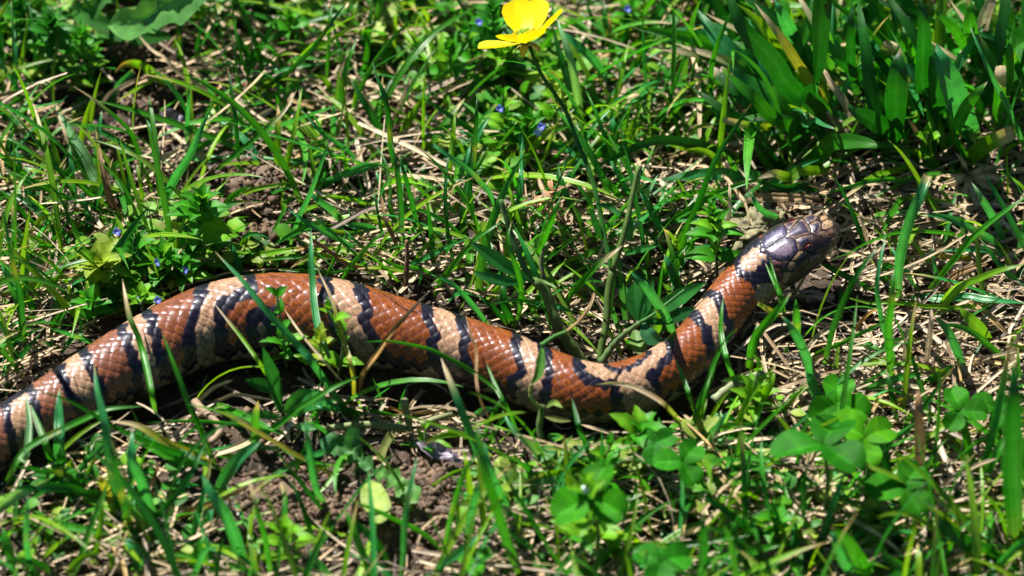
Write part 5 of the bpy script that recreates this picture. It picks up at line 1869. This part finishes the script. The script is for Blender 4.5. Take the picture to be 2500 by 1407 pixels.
def petal(az, ang, Lp, Wp, curl, seed):
    k = 12; t = np.linspace(0, 1, k)
    out = np.array(TX * math.cos(az) + TY * math.sin(az)); sd = np.array(AX.cross(Vector(out)))
    a0 = math.radians(ang)
    th = a0 - curl * t
    st_ = Lp / (k - 1)
    D = out[None] * np.sin(th)[:, None] + np.array(AX)[None] * np.cos(th)[:, None]
    P = np.cumsum(D * st_, 0) + out * .0006
    pr = np.interp(t, [0, .15, .45, .75, .92, 1], [.12, .42, .88, 1, .74, .12])
    W = sd[None] * (pr * Wp / 2)[:, None]
    c = np.repeat(np.array(YEL)[None], k, 0); kk = (1 - sstep(0, .4, t))[:, None]; c = c * (1 - .35 * kk) + np.array([.55, .50, .02]) * .35 * kk
    v, f, cc, u = ribbons(P[None], W[None], .28, c[None], across=9)
    # petals are cups, not boards
    return v, f, cc, u


flower = bpy.data.objects.new('flower_head', None); flower.empty_display_size = .002; COL.objects.link(flower); flower.parent = butter; flower.location = Vector(FC) - Vector(base)
for az, ang, Lp, Wp, curl in [(1.00, 54, .0108, .0088, .45), (1.72, 52, .0112, .0082, .40), (3.35, 93, .0104, .0090, .25), (4.6, 84, .0092, .0125, .60), (-.25, 64, .0108, .0088, .30)]:
    v, f, c, u = petal(az, ang, Lp, Wp, curl, 1); link('petal', mesh_np('petal', v, f, c, u), MAT_PETAL, flower)
for i in range(5):
    az = i * 1.2566 + .6; out = TX * math.cos(az) + TY * math.sin(az)
    v, f, c, u = leaf_np(.0048, .0022, 'lance', col=(.30, .30, .05), k=7, droop=.2)
    leaf_obj('sepal', mesh_np('sepal', v, f, c, u), MAT_STEM, flower, (0, 0, 0), Vector((0, 0, 0)), out * .75 - AX * .5, up=AX)
vv, ff, cc_, uu, off = [], [], [], [], 0
rr = np.random.default_rng(3)
for i in range(34):
    a = i * 2.4; rad = .0019 * math.sqrt(i / 34)
    p0 = np.array(TX * math.cos(a) * rad + TY * math.sin(a) * rad + AX * (.0028 - .0010 * (i / 34)))
    dv = p0 + np.array(AX) * .0006 + rr.normal(0, .0001, 3)
    v, f, c, u = tube(np.array([p0 * .5, p0, dv, dv + np.array(AX) * .0002]), [.00035, .0004, .00035, .00012], 6, (.22, .40, .02))
    vv.append(v); ff.append(f + off); cc_.append(c); uu.append(u); off += len(v)
link('seed_cluster', mesh_np('seed_cluster', np.vstack(vv), np.vstack(ff), np.vstack(cc_), np.vstack(uu)), MAT_LEAF, flower)
for i in range(26):
    a = i * 2.399 + .2; ang = math.radians(rr.uniform(32, 72)); Ls = rr.uniform(.0034, .0052)
    out = TX * math.cos(a) + TY * math.sin(a)
    d = np.array(out * math.sin(ang) + AX * math.cos(ang))
    v, f, c, u = tube(np.array([d * .0008, d * Ls * .62, d * Ls * .7, d * Ls * .95, d * Ls]), [.00011, .00011, .0003, .00034, .0001], 6, (.80, .60, .01))
    link('stamen', mesh_np('stamen', v, f, c, u), MAT_PETAL, flower)


# -------- clover: three heart-round leaflets on a stalk
def clover(x, y, h, size, label, rot=0.0, tilt=(0, 0), col=(.045, .19, .012), tone=(1, 1, 1), foot=(0, 0), spread=.62, group='clover leaves among the grass'):
    c0 = place(x, y, h); b = place(x + foot[0], y + foot[1] + h * 70, 0); b[2] = float(gz(b[0], b[1]))
    root = thing('clover', b, label, 'clover', group)
    path = catmull(np.array([b, (b + c0) / 2 + np.array([.001, 0, .001]), c0]), 12)
    v, f, c, u = tube(path - b, np.linspace(.0006, .0004, 12), 6, (.09, .20, .03)); link('stem', mesh_np('stem', v, f, c, u), MAT_STEM, root)
    n = Vector((tilt[0], tilt[1], 1)).normalized()
    a_ = Vector((1, 0, 0)); a_ = (a_ - n * a_.dot(n)).normalized(); bb = n.cross(a_)
    for i in range(3):
        az = rot + i * 2.094 + (0.15 if i else 0)
        d = a_ * math.cos(az) + bb * math.sin(az)
        L_ = size * PX * (1 + .08 * math.sin(i * 3 + x))
        k, ac = 30, 17
        t = np.linspace(0, 1, k)
        cc = tuple(np.array(col) * np.array([.55, .95, .25]) * (1 + .18 * math.sin(x + i * 2)))
        v, f, cl, u = leaf_np(L_, L_ * .98, 'round', k=k, across=ac, fold=.30, droop=.12, col=cc)
        vv_ = v.reshape(k, ac, 3); uu_ = np.linspace(-1, 1, ac)
        # notch at the tip of each leaflet
        vv_[..., 0] -= (np.exp(-(uu_ / .35) ** 2)[None] * sstep(.8, 1, t)[:, None]) * L_ * .09
        vv_[..., 2] += L_ * .03 * np.sin(6 * t[:, None] + i + uu_[None] * 2)
        # pale chevron
        che = np.exp(-(((t[:, None] - .42 - .18 * abs(uu_[None])) / .05) ** 2)) * .55
        vein = np.exp(-((np.mod(t[:, None] * 9 - abs(uu_[None]) * 3.2, 1) - .5) / .12) ** 2) * .16 + np.exp(-(uu_[None] / .08) ** 2) * .25
        cl = cl.reshape(k, ac, 3) * (1 + che[..., None] * np.array([.9, .5, .8])) * (1 + vein[..., None])
        leaf_obj('leaflet', mesh_np('leaflet', vv_.reshape(-1, 3), f, cl.reshape(-1, 3), u), MAT_CLOVER, root, b, c0, d, up=n, roll=math.sin(i * 2 + x) * .25)
    return root


clover(2010, 1090, 2.6, 118, 'largest dark clover leaf near the right, half in shade', rot=1.15, tilt=(0, .10), col=(.020, .125, .006))
clover(2110, 1070, 1.9, 84, 'light yellow-green clover leaf just right of the largest dark one', rot=.4, tilt=(.2, -.45), col=(.10, .27, .015))
clover(2045, 985, 1.6, 78, 'clover leaf directly behind the largest dark clover leaf', rot=1.5, tilt=(0, -.2), col=(.045, .19, .012))
clover(1665, 1130, 1.8, 66, 'clover with one oval leaflet upright, right of the lowest bend of the snake', rot=.9, tilt=(.1, -.35), col=(.035, .17, .016))
clover(1600, 1085, 1.4, 54, 'dull folded clover leaf left of the upright oval leaflet', rot=2.4, tilt=(-.2, -.2), col=(.03, .15, .03))
clover(1450, 1215, 3.0, 96, 'soft bright clover leaf by the white bud at the bottom', rot=1.3, tilt=(-.2, -.3), col=(.045, .19, .008))
clover(2205, 1195, 1.8, 84, 'domed clover leaf in the lower right under the largest one', rot=1.0, tilt=(.1, -.3), col=(.035, .15, .012))
clover(2345, 1005, 1.8, 60, 'small clover leaf near the right edge', rot=1.9, tilt=(0, -.4), col=(.04, .17, .02))
clover(2430, 1000, 1.6, 56, 'small clover leaf hard against the right edge blade', rot=.6, tilt=(.3, -.3), col=(.035, .15, .02))
clover(1610, 1375, 2.4, 70, 'clover leaf at the bottom edge left of the soft upright blade', rot=.3, tilt=(0, -.1), col=(.03, .16, .02))
clover(2480, 120, 2.4, 84, 'clover leaf in the top right corner by the wide clump', rot=2.6, tilt=(-.2, -.2), col=(.025, .13, .015))
clover(2350, 60, 2.0, 62, 'clover leaf showing between the wide blades at the top right', rot=1.2, tilt=(0, -.2), col=(.025, .13, .015))
clover(1160, 1365, 1.2, 46, 'small light clover leaf on the soil at the bottom', rot=.5, tilt=(0, -.2), col=(.08, .24, .03))

# -------- dandelion leaves at the top left
def lobed(t):
    return np.interp(t, [0, .06, .16, .22, .30, .40, .46, .56, .68, .74, .84, .94, 1], [.12, .22, .85, .35, .45, 1.0, .40, .55, 1.0, .65, .95, .5, .03])


plant('dandelion', 'dandelion rosette with big jagged leaves at the top edge left', 'weed', [
    dict(view=None, pts=[(300, -60), (250, 0), (215, 25), (172, 30)], width=62, h0=1.4, h1=.9, col=(.05, .20, .035), prof=lobed, k=26, seed=30, arch=.5, fold=.3),
    dict(view=None, pts=[(560, -90), (470, -20), (400, 25), (330, 55), (262, 62)], width=92, h0=2.4, h1=1.3, col=(.12, .33, .08), prof=lobed, k=30, seed=31, arch=.6, fold=.3, wave=.0012),
    dict(view=None, pts=[(620, -110), (540, -50), (470, -5), (400, 20), (330, 25)], width=110, h0=2.6, h1=2.0, col=(.11, .32, .075), prof=lobed, k=30, seed=32, arch=.5, fold=.3, wave=.0012),
    dict(view=None, pts=[(420, 90), (330, 85), (250, 60), (190, 40)], width=56, h0=.8, h1=.9, col=(.03, .14, .02), k=18, seed=33)],
    base=place(620, -120, 0))

# -------- lobed weathered leaf, yellow oval leaf, other leaves lying on the bare soil
plant('lobed_soil_leaf', 'weathered green lobed leaf lying on the bare soil at the bottom', 'leaf', [
    dict(view='S7', pts=[(660, 610), (520, 500), (400, 430), (245, 385)], width=190, h0=.5, h1=.7, col=(.06, .19, .05), prof=lobed, k=22, seed=40, wave=.0018, tip=(.05, .2, .08)),
    dict(view='S7', pts=[(650, 620), (780, 660), (900, 760), (990, 850)], width=200, h0=.5, h1=.5, col=(.09, .24, .05), prof=lobed, k=22, seed=41, wave=.0018)])
plant('oval_leaf', 'pale yellow-green oval leaf resting on the soil below the lobed leaf', 'leaf', [
    dict(view='S7', pts=[(640, 690), (650, 800), (690, 900), (700, 1010)], width=200, h0=.4, h1=.9, col=(.26, .36, .08), prof='round', k=18, seed=42, wave=.001)])
plant('spoon_leaf', 'small bluish spoon-shaped leaf standing over the lobed leaf', 'leaf', [
    dict(view='S7', pts=[(480, 440), (500, 360), (480, 285)], width=120, h0=.9, h1=1.4, col=(.04, .17, .06), prof='round', k=14, seed=43)])
plant('toothed_leaf', 'pale green toothed leaves low on the soil left of the soft bright clover', 'leaf', [
    dict(view='S7', pts=[(1960, 800), (1800, 720), (1640, 640)], width=150, h0=.4, h1=.7, col=(.13, .26, .06), prof=lobed, k=20, seed=44, wave=.001),
    dict(view='S7', pts=[(2080, 760), (1950, 690), (1820, 650)], width=120, h0=.6, h1=.9, col=(.06, .20, .06), prof=lobed, k=18, seed=45, wave=.001),
    dict(view='S7', pts=[(1290, 880), (1420, 890), (1560, 900)], width=120, h0=.3, h1=.4, col=(.20, .30, .06), k=14, seed=46)])
plant('curled_weed', 'curled light green leaf on a crooked stalk leaning over the snake', 'weed', [
    dict(view='R3', pts=[(930, 905), (980, 830), (1000, 740), (1012, 600)], width=72, h0=2.0, h1=2.5, col=(.06, .19, .02), k=16, seed=47, fold=.5),
    dict(view='R3', pts=[(1040, 1080), (1100, 1040), (1170, 1080)], width=44, h0=1.6, h1=1.7, col=LY, k=12, seed=48),
    dict(view='R3', pts=[(1230, 1180), (1130, 1170), (1030, 1150)], width=44, h0=.9, h1=1.0, col=(.34, .36, .12), k=12, seed=49)],
    stems=[('S7', [(2080, 590), (1960, 480), (1900, 300), (1925, 120)], 56, 42, .1, 1.5, (.085, .155, .03)),
           ('R3', [(1000, 1080), (940, 1030), (920, 960), (930, 900)], 34, 24, 1.5, 2.1, (.22, .26, .05)),
           ('R3', [(1005, 605), (1100, 540), (1200, 498)], 34, 22, 2.5, 2.7, (.05, .19, .02)),
           ('R3', [(1200, 498), (1290, 420), (1370, 310), (1410, 205)], 20, 9, 2.7, 2.9, (.40, .24, .10))])
plant('creeping_stalk', 'thick greenish runner lying on the soil in the shade under the snake', 'weed', [
    dict(view='S7', pts=[(700, 540), (730, 440), (790, 330)], width=60, h0=.3, h1=.6, col=(.22, .26, .07), prof='strap', k=12, seed=50)],
    stems=[('S7', [(240, 305), (400, 285), (560, 270), (700, 275), (900, 300)], 50, 60, .35, .4, (.20, .24, .10)),
           ('S7', [(930, 310), (905, 200), (880, 80)], 52, 60, .3, 1.1, (.18, .20, .09)),
           ('S7', [(1010, 270), (1120, 225), (1250, 185)], 46, 50, .3, .5, (.26, .28, .12))])
plant('woody_runner', 'stout pale-green woody runner right of the lowest bend of the snake', 'weed', [
    dict(view='S8', pts=[(1090, 50), (990, 60), (900, 55), (820, 72)], width=40, h0=.9, h1=1.3, col=(.10, .26, .03), k=12, seed=51)],
    stems=[('S8', [(780, 180), (850, 120), (930, 70), (1060, 20)], 56, 38, .4, .9, (.28, .32, .18))])


# -------- stones, seeds, chips
def stone(name, label, cat, px, py, h, rx, ry, rz, col, mat, rot=0.0, seed=0, rough=.28, sub=4, pointy=0):
    import bmesh
    from mathutils import noise
    bm = bmesh.new(); bmesh.ops.create_icosphere(bm, subdivisions=sub, radius=1)
    for v in bm.verts:
        d = v.co.copy()
        k = 1 + rough * (noise.noise(d * 1.4 + Vector((seed * 3.1, 0, 0))) + .5 * noise.noise(d * 3.7 + Vector((0, seed, 0))) + .3 * noise.noise(d * 9) + .22 * noise.noise(d * 21) + .14 * noise.noise(d * 47))
        if pointy:
            k *= 1 - .25 * abs(d.x) ** 3
        v.co = Vector((d.x * rx, d.y * ry, d.z * rz)) * k
    V = np.array([v.co[:] for v in bm.verts]); F = np.array([[a.index for a in f.verts] for f in bm.faces]); bm.free()
    nz = vnoise(V[:, 0] * 1600 + seed, V[:, 1] * 1600, 3)
    c = np.array(col)[None] * (.6 + .8 * nz[:, None])
    p = place(px, py, h)
    if cat == 'soil clod':
        # a clod is a heap of crumbs baked together
        n = int(900 * min(2.2, rx * ry / 4e-5)); r = np.random.default_rng(seed)
        q = V[r.integers(0, len(V), n)] * r.uniform(.93, 1.03, (n, 1)); q = q[q[:, 2] > -rz * .5]
        sz = 0.0003 + 0.0009 * r.random(len(q)) ** 2.5
        cv, cf, cc_ = blobs(q, sz, 1, np.array(col)[None] * r.uniform(.6, 1.5, (len(q), 1)) * r.uniform(.92, 1.08, (len(q), 3)), flat=.85, rough=.5)
        F = np.vstack([F, cf + len(V)]); V = np.vstack([V * .97, cv]); c = np.vstack([c, cc_])
    o = link(name, mesh_np(name, V, F, c, smooth=cat != 'soil clod'), mat, loc=p); o.rotation_euler = (0, 0, rot)
    return tag(o, label, cat, 'soil clods' if cat == 'soil clod' else None)


stone('rock', 'rough greenish-grey flat stone just left of the head of the snake', 'stone', 1850, 556, .35, .0075, .0058, .0032, (.20, .18, .10), MAT_CRUMB, .3, 1, .7, sub=5)
stone('soil_clod', 'largest rough soil clod in the hollow under the dandelion leaf', 'soil clod', 345, 268, .35, .0030, .0045, .0035, (.11, .070, .045), MAT_CRUMB, .2, 2, .9)
stone('soil_clod', 'knobbly soil clod below the straw-tipped arching blade', 'soil clod', 280, 345, .3, .0045, .0040, .0028, (.11, .070, .045), MAT_CRUMB, .7, 3, .9)
stone('soil_clod', 'small soil clod under the dandelion leaf edge', 'soil clod', 320, 125, .3, .0040, .0030, .0026, (.11, .070, .045), MAT_CRUMB, .2, 4, .9)
stone('soil_clod', 'crumbly soil clod left of the pale flattened blades', 'soil clod', 150, 335, .2, .0035, .0028, .0020, (.11, .070, .045), MAT_CRUMB, .2, 5, .9)
stone('soil_clod', 'wide crumbly soil mound between the leafy weed and the long teal blade', 'soil clod', 640, 490, .1, .0105, .0085, .0036, (.11, .070, .045), MAT_CRUMB, .2, 6, .9, sub=5)
stone('soil_clod', 'crumbly soil heap right behind the arch of the snake', 'soil clod', 625, 590, .1, .0085, .0050, .0025, (.12, .075, .048), MAT_CRUMB, .0, 7, .9, sub=5)
stone('soil_clod', 'small crumbly heap above the leafy weed by the slanting straw', 'soil clod', 585, 425, .2, .0055, .0040, .0028, (.11, .070, .045), MAT_CRUMB, .4, 8, .9, sub=5)
stone('soil_clod', 'smooth damp soil lump at the bottom beside the lobed leaf', 'soil clod', 720, 1250, -.17, .013, .0085, .0030, (.12, .076, .050), MAT_CRUMB, .1, 9, .6, sub=5)
stone('soil_clod', 'damp soil lump below the yellow oval leaf', 'soil clod', 1060, 1220, -.17, .0085, .0110, .0030, (.11, .070, .045), MAT_CRUMB, .1, 10, .6, sub=5)
MAT_SEED = gloss_mat('orange husk', (.42, .17, .04), .35, .4)
o = stone('seed', 'smooth orange seed lying left of the tall dark blades', 'seed', 543, 224, .45, .0028, .0013, .0012, (1, 1, 1), MAT_SEED, .18, 11, .06, pointy=1)
o = stone('seed', 'red-brown seed just right of the orange one', 'seed', 592, 209, .4, .0022, .0010, .0009, (1, 1, 1), gloss_mat('red husk', (.22, .05, .02), .4), .1, 12, .06, pointy=1)
MAT_DEW = gloss_mat('white bud', (.75, .78, .85), .12)
stone('bud', 'tiny white bud on top of the soft light green weed at the bottom', 'flower bud', 1428, 1194, 3.42, .0009, .0009, .0008, (1, 1, 1), MAT_DEW, 0, 13, .05, sub=3)

MAT_PURPLE = leaf_mat('rotting violet leaf', .35, .5, .1, tboost=(1, 1, 1), blotch=.45, bump=.8)
plant('rotting_leaf', 'grey-violet rotting leaf scrap on the bare soil under the snake', 'dead leaf', [
    dict(view='S7', pts=[(980, 400), (1080, 450), (1180, 480), (1320, 550)], width=110, h0=.4, h1=.5, col=(.17, .14, .19), k=16, seed=60, wave=.002)], mat=MAT_PURPLE)
plant('rotting_leaf', 'grey-violet rotting leaf scrap beside the soil clods at the upper left', 'dead leaf', [
    dict(view='R7', pts=[(1070, 850), (1150, 820), (1270, 800)], width=130, h0=.35, h1=.5, col=(.17, .14, .20), k=16, seed=61, wave=.002)], mat=MAT_PURPLE)
plant('bark_strip', 'dark split bark strip behind the head of the snake', 'bark', [
    dict(view='R4', pts=[(560, 60), (780, 110), (950, 125), (1160, 130)], width=110, h0=.5, h1=.7, col=(.09, .055, .03), prof='strap', k=16, seed=62, wave=.0012),
    dict(view='R4', pts=[(700, 90), (900, 90), (1080, 110)], width=60, h0=.8, h1=.9, col=(.30, .21, .11), prof='strap', k=14, seed=63, wave=.001)], mat=MAT_STRAW)
plant('root', 'knobbly pale root bending down the bare soil below the snake', 'root', [], stems=[
    ('S6', [(1480, -60), (1560, 20), (1650, 100), (1680, 170), (1600, 260)], 70, 50, .4, .35, (.34, .24, .16)),
    ('S6', [(1560, 20), (1500, 60), (1400, 180)], 40, 18, .4, .3, (.30, .2, .14))])
plant('root', 'brown curled root poking up left of the buttercup stem', 'root', [], stems=[
    ('R5', [(860, 790), (880, 700), (870, 640), (820, 605)], 62, 34, .2, 1.0, (.22, .10, .05))])
plant('root', 'shrivelled brown dead stalk in the grass right above the snake', 'root', [], stems=[
    ('S3', [(1860, 1400), (1870, 1200), (1880, 1050), (1875, 900)], 60, 34, .2, 1.4, (.20, .12, .06))])
plant('bark_chip', 'grey split bark chip right of the neck of the snake', 'bark', [
    dict(view='S5', pts=[(50, 930), (150, 915), (245, 920)], width=52, h0=.4, h1=.5, col=(.30, .22, .19), prof='strap', k=12, seed=64, wave=.001)], mat=MAT_STRAW)

# dead flower heads of a small plant between the stems
rr = np.random.default_rng(9)
b = place(1338, 545, 0)
root = thing('withered_herb', b, 'withered brown herb with papery husks between blades above the snake', 'weed')
for px0, py0, hx in [(1350, 470, 1.7), (1300, 500, 1.4), (1320, 520, 1.2), (1370, 535, 1.1), (1345, 490, 1.5)]:
    top = place(px0, py0, hx); path = catmull(np.array([b, (b + top) / 2 + rr.normal(0, .0012, 3), top]), 10)
    v, f, c, u = tube(path - b, np.linspace(.00028, .0002, 10), 5, (.26, .14, .06)); link('stem', mesh_np('stem', v, f, c, u), MAT_STRAW, root)
    for i in range(5):
        v, f, c, u = leaf_np(.0034, .0013, 'lance', col=tuple(np.array([.42, .24, .12]) * rr.uniform(.7, 1.3)), k=6, across=3)
        a = rr.uniform(0, 6.28); leaf_obj('husk', mesh_np('husk', v, f, c, u), MAT_STRAW, root, b, top, (math.cos(a), math.sin(a), rr.uniform(.1, .9)), roll=rr.normal(0, .5))

# crown of dead straws under the wide clump
b = place(2365, 425, .3)
root = thing('dead_grass_crown', b, 'star-like crown of bleached dead blades under the wide clump', 'dry grass')
for x1, y1, w, h in [(2300, 450, 16, .8), (2320, 455, 10, .5), (2410, 405, 14, .8), (2440, 430, 18, .6), (2350, 500, 16, .5), (2380, 500, 14, .6), (2430, 470, 14, .4), (2330, 370, 10, 1.4), (2290, 428, 10, .6), (2460, 450, 12, .5), (2450, 395, 9, .9), (2345, 545, 10, .3)]:
    v, f, c, u, P = traced_leaf(None, [(2365, 425), ((2365 + x1) / 2 + rr.normal(0, 4), (425 + y1) / 2 + rr.normal(0, 4)), (x1, y1)], w, .5, h, tuple(np.array([.52, .38, .22]) * rr.uniform(.8, 1.15)), k=9, across=3, arch=.25, seed=int(x1))
    link('dead_blade', mesh_np('dead_blade', v - b, f, c, u), MAT_STRAW, root)
